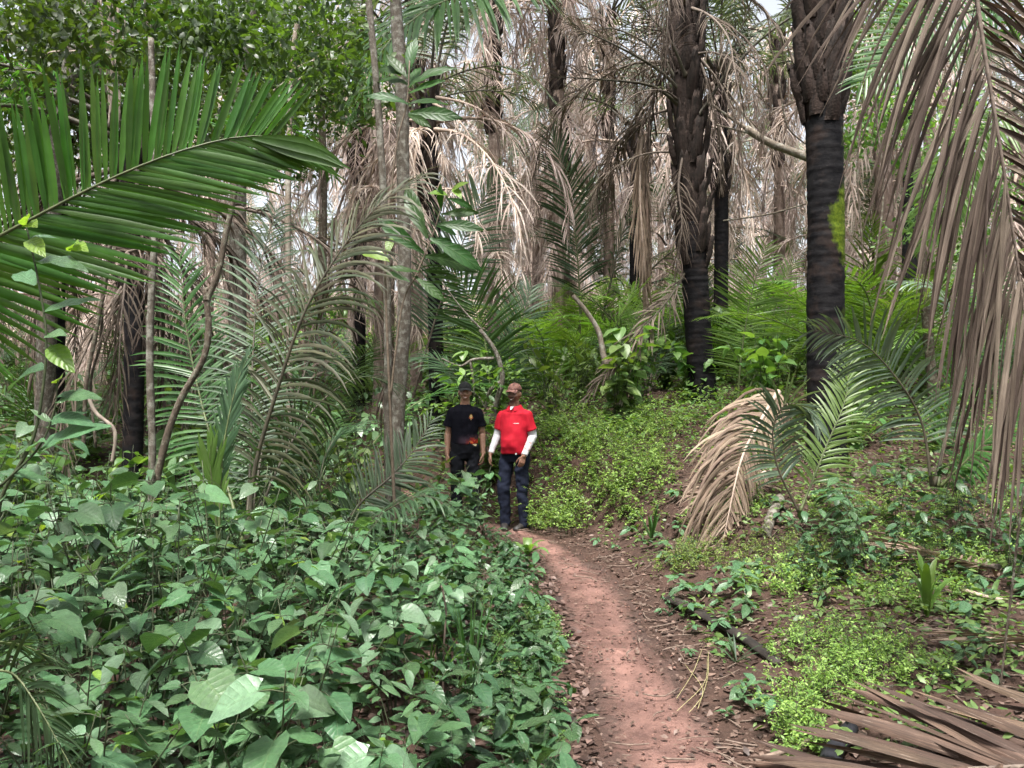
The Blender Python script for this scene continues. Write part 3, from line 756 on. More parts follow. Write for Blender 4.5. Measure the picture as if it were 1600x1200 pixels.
# ------------------------------------------------------------------ palms
def frond_parts(ctrl, side, n=50, L=.6, w=.02, a0=78, a1=28, g=.3, up=0., t0=.14, t1=1., rr=.016, K=6, fold=.3, miss=0., jit=.07, twist=.15,
                ranks=(1, 1), prof=None, seed=0, wav=.0, rank_a=(0, 0)):
    """rachis polyline + leaflets (arrays). side: direction of the first rank"""
    rg = np.random.default_rng(seed)
    C = catmull(ctrl, 40); T = unit(np.gradient(C, axis=0))
    cum = np.concatenate([[0], np.cumsum(np.linalg.norm(np.diff(C, axis=0), axis=1))]); cum /= cum[-1]
    S = np.broadcast_to(unit(side), C.shape); S = unit(S - T * np.sum(S * T, 1, keepdims=True)); Nn = np.cross(S, T)
    out = []
    for ri, sg in ((0, 1.), (1, -1.)):
        if not ranks[ri]: continue
        t = np.linspace(t0, t1 - .002, n) + rg.normal(0, .25 / n, n); t = np.clip(t[rg.random(n) >= miss], 0, 1)
        ip = lambda A: np.stack([np.interp(t, cum, A[:, k]) for k in range(3)], 1)
        P0, Tt, Ss, Nm = ip(C), unit(ip(T)), unit(ip(S)), unit(ip(Nn))
        u = (t - t0) / (t1 - t0)
        pr = (.55 + .45 * np.sin(np.pi * np.clip(u * .62 + .16, 0, 1))) * (1 - .55 * np.clip(u - .55, 0, 1) / .45) if prof is None else np.interp(u, prof[0], prof[1])
        ln = L * ranks[ri] * pr * (1 + rg.normal(0, .06, len(t)))
        a = np.radians(a0 + (a1 - a0) * u ** 1.3 + rank_a[ri]) + rg.normal(0, jit, len(t))
        d = unit(Tt * np.cos(a)[:, None] + sg * Ss * np.sin(a)[:, None] + Nm * (up + rg.normal(0, jit * .8, len(t)))[:, None])
        W = unit(Tt - d * np.sum(Tt * d, 1, keepdims=True))
        tw = rg.normal(0, twist, len(t))[:, None]; W = unit(W * np.cos(tw) + np.cross(d, W) * np.sin(tw))
        P = [P0]; Ws = [W]; Ns = [np.cross(W, d)]; gg = g * (1 + rg.normal(0, .25, len(t)))[:, None]
        p_ = P0.copy(); cw = rg.normal(0, 1, (len(t), 3)) * wav
        for k in range(1, K):
            p_ = p_ + d * (ln / (K - 1))[:, None]
            d = unit(d + np.array([0, 0, -1.]) * gg * (2. / K) * (.5 + k / K) + cw * (k % 2 - .35))
            W = unit(W - d * np.sum(W * d, 1, keepdims=True))
            P.append(p_.copy()); Ws.append(W); Ns.append(np.cross(W, d))
        s_ = np.linspace(0, 1, K)
        hw = w * .5 * np.interp(s_, [0, .12, .45, .8, 1], [.45, .85, 1., .62, .04])[None] * (ln / L)[:, None] ** .4 * (1 + rg.normal(0, .12, (len(t), 1)))
        out.append((np.stack(P, 1), np.stack(Ws, 1), np.stack(Ns, 1), hw, rg.random(len(t))))
    rad = rr * np.interp(np.linspace(0, 1, 40), [0, .1, .5, 1], [1.5, 1., .62, .16])
    return C, rad, out, fold
def frond_mesh(name, mats, **kw):
    ml = kw.pop('stalk', 0)
    C, rad, out, fold = frond_parts(**kw); mb = MB()
    mb.tube(C[::2], rad[::2], 6, mi=0)
    for P, W, Nn, hw, rn in out: mb.ribbons(P, W, Nn, hw, fold, rn, 1)
    return mb.mesh(name, *mats)
def frond_object(parent, mats, name='frond', split=False, base=None, **kw):
    """a frond (its rachis) under a palm; split: every leaflet is an object of its own"""
    if base is not None: kw['ctrl'] = np.asarray(kw['ctrl']) - np.asarray(base)
    if not split:
        C, rad, out, fold = frond_parts(**kw); mb = MB(); mb.tube(C, rad, 7); fo = link(name, mb.mesh(name, mats[0]), parent); mb = MB()
        for P, W, Nn, hw, rn in out: mb.ribbons(P, W, Nn, hw, fold, rn, 0)
        link('leaflets', mb.mesh('leaflets', mats[1]), fo)['kind'] = 'stuff'
        return fo
    C, rad, out, fold = frond_parts(**kw); mb = MB(); mb.tube(C, rad, 8); fo = link(name, mb.mesh(name, mats[0]), parent)
    for P, W, Nn, hw, rn in out:
        for i in range(len(P)):
            m1 = MB(); m1.ribbons(P[i:i + 1], W[i:i + 1], Nn[i:i + 1], hw[i:i + 1], fold, rn[i], 0)
            link('leaflet', m1.mesh('leaflet', mats[1]), fo)
    return fo

def trunk_mesh(ctrl, r, mat, ring=.10, n=26, seed=0):
    C = catmull(ctrl, max(40, int(np.linalg.norm(ctrl[-1] - ctrl[0]) / .022)))
    s = np.concatenate([[0], np.cumsum(np.linalg.norm(np.diff(C, axis=0), axis=1))])
    ph = (s / ring + 1.6 * vnoise(s * 1.3, s * 0, seed) + .5 * vnoise(s * 4.3, s * 0, seed + 1)) % 1.
    rr = np.interp(s, [0, .25, .6, s[-1]], [r * 1.22, r * 1.06, r, r * .96]) * (1 + .045 * (ph ** 3) * vnoise(s * 9, s * 0, seed + 2) + .05 * (vnoise(s * .9, s * 0, seed + 3) - .5))
    mb = MB(); mb.tube(C, rr, n, bump=.03, seed=seed); return mb.mesh('trunk', mat)

def boot_mesh(seed, L=.5, wd=.16):
    """a broken-off leaf base: thick tapering shield with torn top"""
    rg = np.random.default_rng(seed); mb = MB(); V = []
    U, K = 7, 9
    for layer in (0, 1):
        for k in range(K):
            f = k / (K - 1)
            for j in range(U):
                g_ = j / (U - 1) * 2 - 1
                hw = wd * (.62 + .38 * math.cos(f * 1.4)) * .5
                y = L * f + (f ** 3) * .16 * (rg.random() - .5) * (1 if layer == 0 else .6) - .05 * abs(g_) ** 2 * f
                thick = (.046 * (1 - g_ ** 4) + .008) * (1 - .45 * f) * min(1., f / .45) ** .8 + .010 * math.sin(3.1 * g_ + seed) * f
                V.append([g_ * hw + .006 * rg.normal(), -(.012 + thick * (1 - layer)) - f * .035 + .03 * g_ * g_ + .004 * rg.normal(), y])
    Q = []
    for l in (0, U * K):
        for k in range(K - 1):
            for j in range(U - 1):
                a = l + k * U + j; Q.append((a, a + 1, a + U + 1, a + U) if l == 0 else (a, a + U, a + U + 1, a + 1))
    o = U * K
    Q += [((K - 1) * U + j, (K - 1) * U + j + 1, o + (K - 1) * U + j + 1, o + (K - 1) * U + j) for j in range(U - 1)]
    Q += [(k * U, k * U + U, o + k * U + U, o + k * U) for k in range(K - 1)] + [(k * U + U - 1, o + k * U + U - 1, o + k * U + 2 * U - 1, k * U + 2 * U - 1) for k in range(K - 1)]
    mb.add(V, Q); return mb.mesh('leaf_base', M_BOOT)
BOOTS = [boot_mesh(k, .42 + .06 * k, .17 + .015 * (k % 3)) for k in range(5)]
def boots(parent, pos, r, z0, z1, per=6, dz=.17, tilt=.12, scale=1., rot=0.):
    rg = np.random.default_rng(int(z0 * 100) + 5); z, k = z0, 0
    while z < z1:
        for j in range(per):
            a = rot + (j + .5 * (k % 2) + rg.normal(0, .08)) * 2 * math.pi / per
            rr = r * (1 + .05 * rg.random())
            M = Matrix.Translation((pos[0] + rr * math.sin(a), pos[1] - rr * math.cos(a), z + rg.normal(0, .04))) @ Matrix.Rotation(a, 4, 'Z') @ Matrix.Rotation(tilt + rg.normal(0, .05), 4, 'X') @ Matrix.Scale(scale * rg.uniform(.85, 1.15), 4)
            link('leaf_base', BOOTS[rg.integers(5)], parent, M)
        z += dz; k += 1

# ---- shared frond shapes: base at the origin, reaching towards +X
def arc(L, e0, e1, m=7, curve=1.3):
    p_ = np.zeros(3); o = [p_.copy()]
    for k in range(1, m):
        e = R(e0 + (e1 - e0) * (k / (m - 1)) ** curve); p_ = p_ + np.array([math.cos(e), 0, math.sin(e)]) * L / (m - 1); o.append(p_.copy())
    return np.array(o)
Yv = (0, 1, 0)
def variants(mats, specs, **kw):
    out = []
    for i, (L, e0, e1) in enumerate(specs):
        k = dict(n=46, L=.82, w=.036, a0=70, a1=26, g=.5, rr=.028, seed=100 + i, K=5); k.update(kw)
        c = arc(L, e0, e1); c[1:, 1] += np.cumsum(np.random.default_rng(i).normal(0, .05, len(c) - 1))
        out.append(frond_mesh('frond', mats, ctrl=c, side=Yv, **k))
    return out
CROWN = [(4.6, 75, 5), (4.8, 62, -25), (5.0, 45, -48), (4.4, 28, -68), (4.6, 80, 30), (4.4, 55, -35)]
G_FAR = variants((M_RACH, M_FRONDF), CROWN, n=42, w=.042)
G_MID = variants((M_RACH, M_FROND), CROWN, n=54, g=.7, seed=31)
D_SPEC = [(3.4, 10, -92), (3.8, -25, -92), (3.0, -50, -90), (4.2, 15, -95), (2.8, -70, -91), (3.6, -10, -88)]
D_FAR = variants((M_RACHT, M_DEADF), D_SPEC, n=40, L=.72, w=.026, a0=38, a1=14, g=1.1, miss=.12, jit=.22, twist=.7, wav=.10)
D_NEAR = variants((M_RACHD, M_DEAD), D_SPEC, n=44, L=.75, w=.024, a0=40, a1=14, g=1.1, miss=.15, jit=.22, twist=.7, wav=.10, K=6)
Y_SPEC = [(2.3, 80, 20), (2.6, 72, -8), (2.2, 84, 50), (2.8, 64, -25), (2.4, 76, 5)]
Y_GREEN = variants((M_RACHG, M_FROND), Y_SPEC, n=44, L=.50, w=.024, g=.35, rr=.014)
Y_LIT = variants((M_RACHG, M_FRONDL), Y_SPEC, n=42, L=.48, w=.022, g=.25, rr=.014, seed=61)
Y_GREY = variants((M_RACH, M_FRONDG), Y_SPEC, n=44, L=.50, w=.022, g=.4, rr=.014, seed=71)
Y_OLIVE = variants((M_RACH, M_FRONDO), Y_SPEC, n=44, L=.52, w=.020, g=.55, rr=.014, miss=.05, seed=81)

def crown(root, top, green, dead, ng, nd, sc=1., rg=None, spread=.18, only=None):
    for k in range(ng):
        a = rg.uniform(0, 6.283) if only is None else rg.uniform(*only)
        link('frond', green[rg.integers(len(green))], root, kind='stuff', M=Matrix.Translation((top[0] + spread * math.cos(a), top[1] + spread * math.sin(a), top[2] + rg.uniform(-.1, .35))) @ Matrix.Rotation(a, 4, 'Z') @ Matrix.Scale(sc * rg.uniform(.8, 1.15), 4))
    for k in range(nd):
        a = rg.uniform(0, 6.283)
        link('dead_frond', dead[rg.integers(len(dead))], root, kind='stuff', M=Matrix.Translation((top[0] + spread * math.cos(a), top[1] + spread * math.sin(a), top[2] + rg.uniform(-.9, .1))) @ Matrix.Rotation(a, 4, 'Z') @ Matrix.Scale(sc * rg.uniform(.75, 1.2), 4))

# ---- hero palm on the bank: smooth black mossy trunk, torn leaf bases on top
b = at(1292, 700, 9.2); b[2] = gz(b[0], b[1]) - .1
pm = thing('palm_tree', 'thick black palm trunk with yellow-green moss patch and torn leaf bases above', 'palm tree', b)
zt = at(1292, 175, 9.2)[2] - b[2]
link('trunk', trunk_mesh(np.array([[0, 0, 0], [-.01, 0, 1.5], [.0, 0, 3.], [-.02, 0, zt + .1]]), .212, M_TRUNKM, .115, 30, 2), pm)
core = MB(); core.tube(np.array([[-.02, 0, zt - .12], [-.03, 0, zt + .25], [-.05, 0, zt + 1.2], [-.06, 0, zt + 2.6]]), [.20, .225, .235, .23], 18, bump=.08)
link('boot_core', core.mesh('boot_core', M_BOOT), pm)
boots(pm, (-.035, 0), .205, zt - .12, zt + .1, 7, .2, .07, .9, .2); boots(pm, (-.045, 0), .222, zt + .08, zt + 2.2, 7, .22, .05, 1.05)
rg = np.random.default_rng(4)
crown(pm, (-.06, 0, zt + 2.9), G_MID, D_NEAR, 5, 0, 1.0, rg)

# ---- second hero palm: black base, fibrous brown upper trunk
base = at(1099, 642, 13.0); b = np.array([base[0], base[1], gz(base[0], base[1]) - .08])
pm = thing('palm_tree', 'leaning palm with black ringed base and shaggy brown fibrous upper trunk', 'palm tree', b)
c = np.array([[0, 0, 0], at(1090, 500, 13) - b, at(1080, 350, 13) - b, at(1073, 150, 13) - b, at(1066, -60, 13) - b])
link('trunk', trunk_mesh(c[:3] + np.array([0, 0, 0]), .215, M_TRUNK, .13, 26, 5), pm)
C = catmull(c, 60); core = MB(); core.tube(C[22:], np.interp(np.arange(38), [0, 6, 37], [.195, .215, .225]), 16, bump=.14)
link('boot_core', core.mesh('boot_core', M_BOOT), pm)
for k in range(24, 58, 4): boots(pm, C[k][:2], .205, C[k][2], C[k][2] + .1, 6, .3, .05, 1.1, k * .5)
boots(pm, C[21][:2], .212, C[20][2], C[20][2] + .1, 5, .3, .03, 1.0, .4); boots(pm, C[19][:2], .212, C[18][2] + .1, C[18][2] + .15, 3, .3, .03, .9, 1.1)
crown(pm, C[-1] + [0, 0, .2], G_FAR, D_NEAR, 4, 5, 1.0, rg)
for k, (z, n_) in enumerate(((46, 6), (52, 7), (40, 4), (34, 2))):
    for j in range(n_):
        a = rg.uniform(0, 6.283)
        link('dead_frond', D_NEAR[rg.integers(6)], pm, kind='stuff', M=Matrix.Translation((C[z][0] + .22 * math.cos(a), C[z][1] + .22 * math.sin(a), C[z][2])) @ Matrix.Rotation(a, 4, 'Z') @ Matrix.Scale(rg.uniform(.6, .95), 4))
# bare arching leaf stalks reaching left from its crown
for q in (((1070, 150, 12.9), (1030, 110, 12.7), (960, 70, 12.4), (880, 35, 12.2)), ((1068, 170, 12.9), (1020, 135, 12.6), (950, 125, 12.3), (860, 120, 12)), ((1072, 120, 12.8), (1045, 60, 12.6), (1000, 10, 12.5)), ((1066, 140, 12.9), (1025, 80, 12.9), (960, 45, 13), (900, 55, 13.1)), ((1085, 190, 12.9), (1130, 120, 12.8), (1160, 40, 12.6), (1180, -20, 12.5))):
    frond_object(pm, (M_RACH, M_DEAD), 'dead_frond', base=b, ctrl=pts(*q), side=(0, -.5, 1), n=46, L=.55, w=.014, a0=60, a1=25, g=1.0, t0=.25, rr=.03, miss=.15, jit=.25, twist=.8, wav=.12, seed=int(q[1][0]))

frond_object(pm, (M_RACHG, M_FROND), base=b, ctrl=np.vstack([[C[-1] + b + [0, 0, .3]], pts((960, -190, 11.6), (850, -130, 10.6), (760, -30, 9.0), (670, 14, 8.4), (600, 75, 8.1), (560, 160, 7.9))]), side=(.1, -.75, -.65), n=110, L=1.3, w=.052, a0=66, a1=30, g=.55, t0=.3, rr=.04, seed=71)
def dark_palm(px, pyb, Y, wpx, ptop, label, shag=True, seed=1, ng=7, nd=9, green=G_FAR, dead=D_FAR, lean=0, tm=None):
    rg = np.random.default_rng(seed)
    q = at(px, pyb, Y); b = np.array([q[0], q[1], gz(q[0], q[1]) - .1]); top = at(px + lean, ptop, Y) - b
    o = thing('palm_tree', label, 'palm tree', b); r = wpx / 2 / F * Y
    link('trunk', trunk_mesh(np.array([[0, 0, 0], top * .5 + [0.04, 0, 0], top]), r, tm or M_TRUNK, .13, 16, seed), o)
    if shag: boots(o, top[:2], r * .95, top[2] * .62, top[2], 5, .45, .08, .9)
    crown(o, top, green, dead, ng, nd, 1., rg)
    for k in range(22 if tm else 8):
        a = rg.uniform(0, 6.283); f = rg.uniform(.32 if tm else .55, .95); link('dead_frond', dead[rg.integers(6)], o, kind='stuff', M=Matrix.Translation(top * f) @ Matrix.Rotation(a, 4, 'Z') @ Matrix.Scale(rg.uniform(.6, .9), 4))
    return o
dark_palm(1124, 560, 16.5, 22, 120, 'slim dark palm trunk just right of the leaning shaggy palm', seed=3, ng=8, nd=8)
dark_palm(990, 470, 21, 18, 200, 'narrow black palm trunk behind the tan hanging frond column', seed=4, ng=7, nd=8)
dark_palm(683, 625, 15, 24, 150, 'palm with charred stump-like base behind the person in black', seed=5, ng=6, nd=10, lean=-15)
dark_palm(560, 640, 17, 20, 60, 'palm hung with dead fronds behind the pair of slender trunks', seed=6, ng=8, nd=10)
dark_palm(205, 720, 9.5, 30, 230, 'dark palm with drooping dead fronds deep in left shade', seed=7, ng=8, nd=7, green=G_MID, dead=D_NEAR)
dark_palm(80, 720, 12.0, 34, 40, 'dark palm trunk with hanging fronds at far left behind big green frond', seed=8, ng=8, nd=7, green=G_MID, dead=D_NEAR)
dark_palm(880, 520, 24, 17, 160, 'palm with pinkish dead skirt in the centre distance', seed=9, ng=5, nd=13, tm=M_FIBRE)
dark_palm(1215, 480, 22, 17, 60, 'palm with long pinkish dead skirt left of the mossy trunk', seed=10, ng=6, nd=13, tm=M_FIBRE)
dark_palm(770, 540, 19, 19, -40, 'tall palm above the people whose green fronds hang from the top edge', seed=14, ng=7, nd=8, tm=M_FIBRE)
dark_palm(870, 520, 18, 18, -90, 'tall palm in top centre partly behind the bare arching stalks', seed=15, ng=7, nd=9, tm=M_FIBRE)
dark_palm(650, 560, 20, 19, -60, 'tall background palm directly behind the lichen-spotted trunk', seed=16, ng=7, nd=9, tm=M_FIBRE)
dark_palm(950, 500, 23, 17, 30, 'background palm between the pale dead branch and the tan column', seed=17, ng=9, nd=12, tm=M_FIBRE)
dark_palm(1420, 560, 15, 24, -80, 'palm behind the big hanging dead frond at right', seed=12, ng=8, nd=5, green=G_FAR)

# ---- background palms
def zone(px):
    for lim, w_ in ((130, 'at the far left edge'), (300, 'behind the mottled sapling trunk'), (460, 'behind the dark-stalked arching frond'), (600, 'just left of the pair of slender trunks'), (690, 'just right of the pair of slender trunks'), (790, 'behind the two people'), (900, 'just right of the person in red'), (1010, 'behind the pale crooked dead branch'), (1120, 'behind the leaning shaggy palm'), (1260, 'between the shaggy palm and the mossy trunk'), (1400, 'just right of the mossy trunk'), (9999, 'behind the hanging dead frond')):
        if px < lim: return w_
rg = np.random.default_rng(77); placed = []
while len(placed) < 58:
    Y = 15.5 + 28 * rg.random() ** 1.3; X = rg.uniform(-.72, .72) * Y
    if any((X - a) ** 2 + (Y - c_) ** 2 < 3.6 for a, c_ in placed): continue
    placed.append((X, Y)); px = 800 + X / Y * F
    h = rg.uniform(2.2, 7.5) if Y < 28 else rg.uniform(3, 12)
    if Y < 20 and 640 < px < 1000: continue
    o = thing('palm_tree', ('short ' if h < 4 else 'tall ' if h > 6.5 else '') + 'background palm with pale dead skirt ' + zone(px), 'palm tree', (X, Y, gz(X, Y) - .1), 0, 'background forest palms')
    r = rg.uniform(.15, .22); lx, ly = rg.normal(0, .25, 2)
    top = np.array([lx, ly, h])
    link('trunk', trunk_mesh(np.array([[0, 0, 0], [lx * .3, ly * .3, h * .5], top]), r, M_TRUNK if rg.random() < .2 else M_FIBRE, .14, 12, len(placed)), o)
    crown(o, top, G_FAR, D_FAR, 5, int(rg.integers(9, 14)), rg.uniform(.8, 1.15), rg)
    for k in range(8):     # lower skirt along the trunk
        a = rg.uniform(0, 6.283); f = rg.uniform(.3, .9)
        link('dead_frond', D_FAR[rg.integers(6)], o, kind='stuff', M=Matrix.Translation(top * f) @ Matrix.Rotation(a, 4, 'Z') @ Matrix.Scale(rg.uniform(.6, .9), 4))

# ---- young palms of the understorey (stemless, fronds rising from the ground)
rg = np.random.default_rng(15); yp = []
tries = 0
while len(yp) < 60 and tries < 4000:
    tries += 1
    Y = rg.uniform(10.5, 27); X = rg.uniform(-.68, .68) * Y; px = 800 + X / Y * F
    if 640 < px < 880 and Y < 15: continue
    if 1000 < px < 1330 and Y < 14: continue
    if any((X - a) ** 2 + (Y - c_) ** 2 < 1.5 for a, c_ in yp): continue
    yp.append((X, Y))
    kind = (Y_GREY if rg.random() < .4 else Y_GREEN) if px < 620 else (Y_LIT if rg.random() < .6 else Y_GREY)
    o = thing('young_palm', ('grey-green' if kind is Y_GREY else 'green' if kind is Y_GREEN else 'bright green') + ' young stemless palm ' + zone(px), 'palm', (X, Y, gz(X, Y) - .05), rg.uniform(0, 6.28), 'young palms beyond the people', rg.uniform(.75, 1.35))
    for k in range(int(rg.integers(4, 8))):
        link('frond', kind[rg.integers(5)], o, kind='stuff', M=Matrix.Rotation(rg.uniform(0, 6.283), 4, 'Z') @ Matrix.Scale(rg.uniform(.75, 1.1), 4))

for k, (px, Y, sc) in enumerate(((850, 14.5, 1.1), (880, 17, 1.3), (930, 14, 1.0), (960, 16.5, 1.2), (1010, 15, 1.2), (1035, 18, 1.4), (1150, 14.6, 1.25), (1185, 16.5, 1.4), (1225, 14.2, 1.15), (1240, 18, 1.5), (1345, 11.5, 1.1), (1390, 13, 1.3), (1460, 12, 1.2), (1100, 17.5, 1.4))):
    X = (px - 800) / F * Y
    o = thing('young_palm', 'vivid lime-green ' + ('spreading' if sc > 1.25 else 'small') + ' young palm ' + zone(px), 'palm', (X, Y, gz(X, Y) - .05), rg.uniform(0, 6.28), 'vivid young palms in the clearing', sc)
    for j in range(6): link('frond', Y_LIT[rg.integers(5)], o, kind='stuff', M=Matrix.Rotation(rg.uniform(0, 6.283), 4, 'Z') @ Matrix.Scale(rg.uniform(.75, 1.1), 4))

# ---- palms whose single fronds can be told apart in the photograph
def frond_palm(base, label, fronds, name='young_palm', cat='palm'):
    b = np.array([base[0], base[1], gz(base[0], base[1]) - .05]) if len(base) == 2 else np.array(base)
    o = thing(name, label, cat, b)
    for mats, kw in fronds:
        nm = kw.pop('nm', 'frond'); frond_object(o, mats, nm, base=b, **kw)
    return o
# big green frond reaching in from the left; leaflets one by one
b = at(-330, 640, 3.3); b[2] = gz(b[0], b[1])
frond_palm(b, 'palm at left edge with one big bright green frond reaching into view', [
    ((M_RACHG, M_FRONDH), dict(ctrl=np.vstack([[b + [0, 0, .02]], pts((-250, 520, 3.3), (-120, 430, 3.25), (0, 368, 3.25), (150, 290, 3.3), (270, 240, 3.35), (370, 214, 3.45), (430, 214, 3.5))]), side=(-.35, -.25, 1), split=True, n=122, L=.62, w=.030,
     a0=62, a1=34, g=.06, t0=.34, rr=.016, K=7, fold=.28, jit=.03, twist=.16, ranks=(.88, 1.0), rank_a=(16, -8), seed=5, prof=([0, .3, .6, .85, 1], [1, 1, .92, .75, .52])))])
# the fused blade at its tip
fo = [o for o in bpy.data.objects if o.name.startswith('frond') and o.parent and o.parent.location[0] < -2.9 and len(o.children) > 50][0]
pb = np.array(fo.parent.location)
mbt = MB(); P = catmull(pts((395, 216, 3.46), (440, 225, 3.48), (500, 240, 3.5), (548, 264, 3.5)), 9) - pb
for k, (dz, f) in enumerate(((.0, 1.), (.034, .95), (-.034, .94))):
    q = P.copy(); s_ = np.linspace(0, 1, 9); q[:, 2] += dz * np.sin(np.pi * np.clip(s_ * f, 0, 1)) * .9; q = q[0] + (q - q[0]) * f; q[:, 1] += .004 * k
    Wd = np.tile(unit([.25, 0, 1.]), (9, 1)); mbt.ribbons(q[None], Wd[None], np.tile([0, -1., 0], (9, 1))[None], np.interp(s_, [0, .2, .5, .85, 1], [.006, .016, .021, .012, .001])[None], .3, .2 + .15 * k)
link('fused_tip', mbt.mesh('fused_tip', M_FRONDH), fo)

# big dead frond hanging in at right; leaflets one by one
b = at(1900, 560, 3.6); b[2] = gz(b[0], b[1])
q0 = at(1560, -420, 3.5)
frond_palm(b, 'palm past the right edge with a huge dead brown frond hanging into view', [
    ((M_RACHD, M_DEAD), dict(nm='dead_frond', ctrl=np.vstack([[b, b + [-.15, 0, 1.5], at(1720, -500, 3.5)], pts((1540, -260, 3.4), (1522, -60, 3.35), (1540, 90, 3.35), (1566, 250, 3.35), (1588, 400, 3.4), (1612, 560, 3.4))]), side=(-1, -.1, 0), split=True, n=150, L=1.20, w=.024,
     a0=38, a1=20, g=.5, t0=.60, rr=.026, K=8, fold=.45, jit=.10, twist=.6, ranks=(1, .5), rank_a=(0, 24), wav=.035, miss=.05, seed=9, prof=([0, .4, .8, 1], [1, 1, .85, .7])))])

# dark-stalked frond arching over the left middle and its palm
b = at(392, 790, 5.6)
frond_palm(b[:2], 'young palm left of centre with a dark-stalked frond arching towards the slender trunks', [
    ((M_RACH, M_FRONDO), dict(ctrl=np.vstack([pts((388, 850, 5.6), (398, 735, 5.6), (430, 620, 5.55), (475, 490, 5.5), (530, 395, 5.5), (590, 322, 5.5), (650, 278, 5.5))]), side=(.85, -.5, .2), split=True, n=62, L=.72, w=.024, a0=72, a1=30, g=.75, t0=.16, rr=.018, K=7, fold=.3, miss=.04, twist=.3, ranks=(1, .85), seed=21)),
    ((M_RACH, M_FRONDG), dict(ctrl=pts((385, 850, 5.7), (392, 700, 6), (395, 560, 6.3), (405, 430, 6.6), (430, 330, 6.9)), side=(1, .2, .1), n=56, L=.55, w=.020, a0=70, a1=30, g=.5, rr=.013, seed=22)),
    ((M_RACHG, M_FROND), dict(ctrl=pts((380, 850, 5.7), (355, 760, 5.9), (320, 650, 6.2), (292, 520, 6.4), (280, 400, 6.5)), side=(1, .1, .2), n=54, L=.48, w=.026, a0=74, a1=34, g=.35, rr=.013, seed=23)),
    ((M_RACH, M_FRONDG), dict(ctrl=pts((390, 850, 5.6), (430, 740, 5.8), (490, 640, 6.1), (560, 590, 6.4), (620, 600, 6.6)), side=(.3, 1, .1), n=50, L=.5, w=.02, a0=68, a1=30, g=.8, rr=.012, seed=24)),
    ((M_RACH, M_FROND), dict(ctrl=pts((385, 850, 5.6), (420, 650, 6.2), (450, 540, 6.8), (520, 470, 7.2), (590, 470, 7.6)), side=(.3, 1, .1), n=50, L=.5, w=.02, a0=68, a1=30, g=.9, rr=.012, seed=25)),
    ((M_RACH, M_DEAD), dict(nm='dead_frond', ctrl=pts((385, 850, 5.8), (470, 600, 6.6), (530, 420, 7.0), (575, 370, 7.1), (600, 420, 7.1)), side=(.4, 1, .1), n=44, L=.7, w=.018, a0=60, a1=25, g=1.1, rr=.013, twist=.6, jit=.2, wav=.08, seed=26))])
b = at(342, 810, 4.7)
frond_palm(b[:2], 'narrow pale green palm shoot standing upright in the left shrubs', [
    ((M_RACHG, M_FRONDG), dict(ctrl=pts((342, 860, 4.7), (344, 760, 4.7), (352, 680, 4.7), (370, 600, 4.75), (388, 555, 4.8)), side=(1, .3, 0), n=30, L=.20, w=.018, a0=24, a1=12, g=.02, t0=.3, rr=.009, seed=31)),
    ((M_RACHG, M_FRONDL), dict(ctrl=pts((342, 860, 4.7), (334, 780, 4.68), (328, 720, 4.66), (330, 690, 4.66)), side=(1, .3, 0), n=16, L=.26, w=.026, a0=22, a1=8, g=.02, t0=.25, rr=.008, seed=32))])
b = at(520, 840, 6.3)
frond_palm(b[:2], 'low grey-green palm at the foot of the slender trunks', [
    ((M_RACH, M_FRONDG), dict(ctrl=pts((515, 860, 6.3), (560, 790, 6.3), (610, 745, 6.4), (645, 705, 6.5), (672, 660, 6.6)), side=(-.6, .2, .8), n=46, L=.36, w=.020, a0=66, a1=28, g=.4, rr=.012, seed=41)),
    ((M_RACH, M_FRONDG), dict(ctrl=pts((515, 860, 6.3), (500, 760, 6.4), (520, 690, 6.6), (570, 660, 6.8)), side=(-.3, 1, .3), n=40, L=.42, w=.020, a0=66, a1=28, g=.5, rr=.011, seed=42)),
    ((M_RACH, M_FRONDG), dict(ctrl=pts((515, 860, 6.3), (600, 800, 6.0), (660, 775, 5.8), (700, 790, 5.7)), side=(0, 1, .2), n=36, L=.34, w=.018, a0=66, a1=28, g=.5, rr=.010, seed=43))])
# centre
b = at(768, 640, 13.5)
frond_palm(b[:2], 'dark green palm fan rising directly behind the two people', [
    ((M_RACHG, M_FROND), dict(ctrl=pts((768, 660, 13.5), (762, 560, 13.4), (745, 490, 13.3), (722, 440, 13.2), (690, 415, 13.1)), side=(1, -.2, .5), n=48, L=.95, w=.042, a0=66, a1=30, g=.25, rr=.02, seed=51)),
    ((M_RACH, M_FRONDG), dict(ctrl=pts((770, 660, 13.6), (790, 580, 13.6), (815, 500, 13.7), (830, 450, 13.9)), side=(1, .2, 0), n=44, L=.8, w=.034, a0=60, a1=28, g=.4, rr=.018, seed=52)),
    ((M_RACH, M_FRONDG), dict(ctrl=pts((765, 660, 13.6), (725, 600, 13.8), (680, 560, 14), (640, 560, 14)), side=(.2, 1, .4), n=44, L=.7, w=.034, a0=60, a1=28, g=.5, rr=.018, seed=53))])
b = at(905, 470, 15.5)
frond_palm(b[:2], 'grey-green palm with one upright frond in the middle distance', [
    ((M_RACHG, M_FRONDG), dict(ctrl=pts((908, 640, 15.5), (905, 450, 15.2), (898, 360, 15), (885, 285, 14.8), (860, 205, 14.6)), side=(1, -.1, .1), n=56, L=.85, w=.036, a0=58, a1=26, g=.3, t0=.4, rr=.024, seed=61)),
    ((M_RACH, M_FRONDG), dict(ctrl=pts((908, 640, 15.5), (950, 460, 15.5), (985, 330, 15.5), (1040, 270, 15.6), (1080, 290, 15.6)), side=(.4, 1, .3), n=52, L=.9, w=.034, a0=62, a1=28, g=.7, t0=.3, rr=.024, seed=62))])
b = at(770, 420, 14.5)
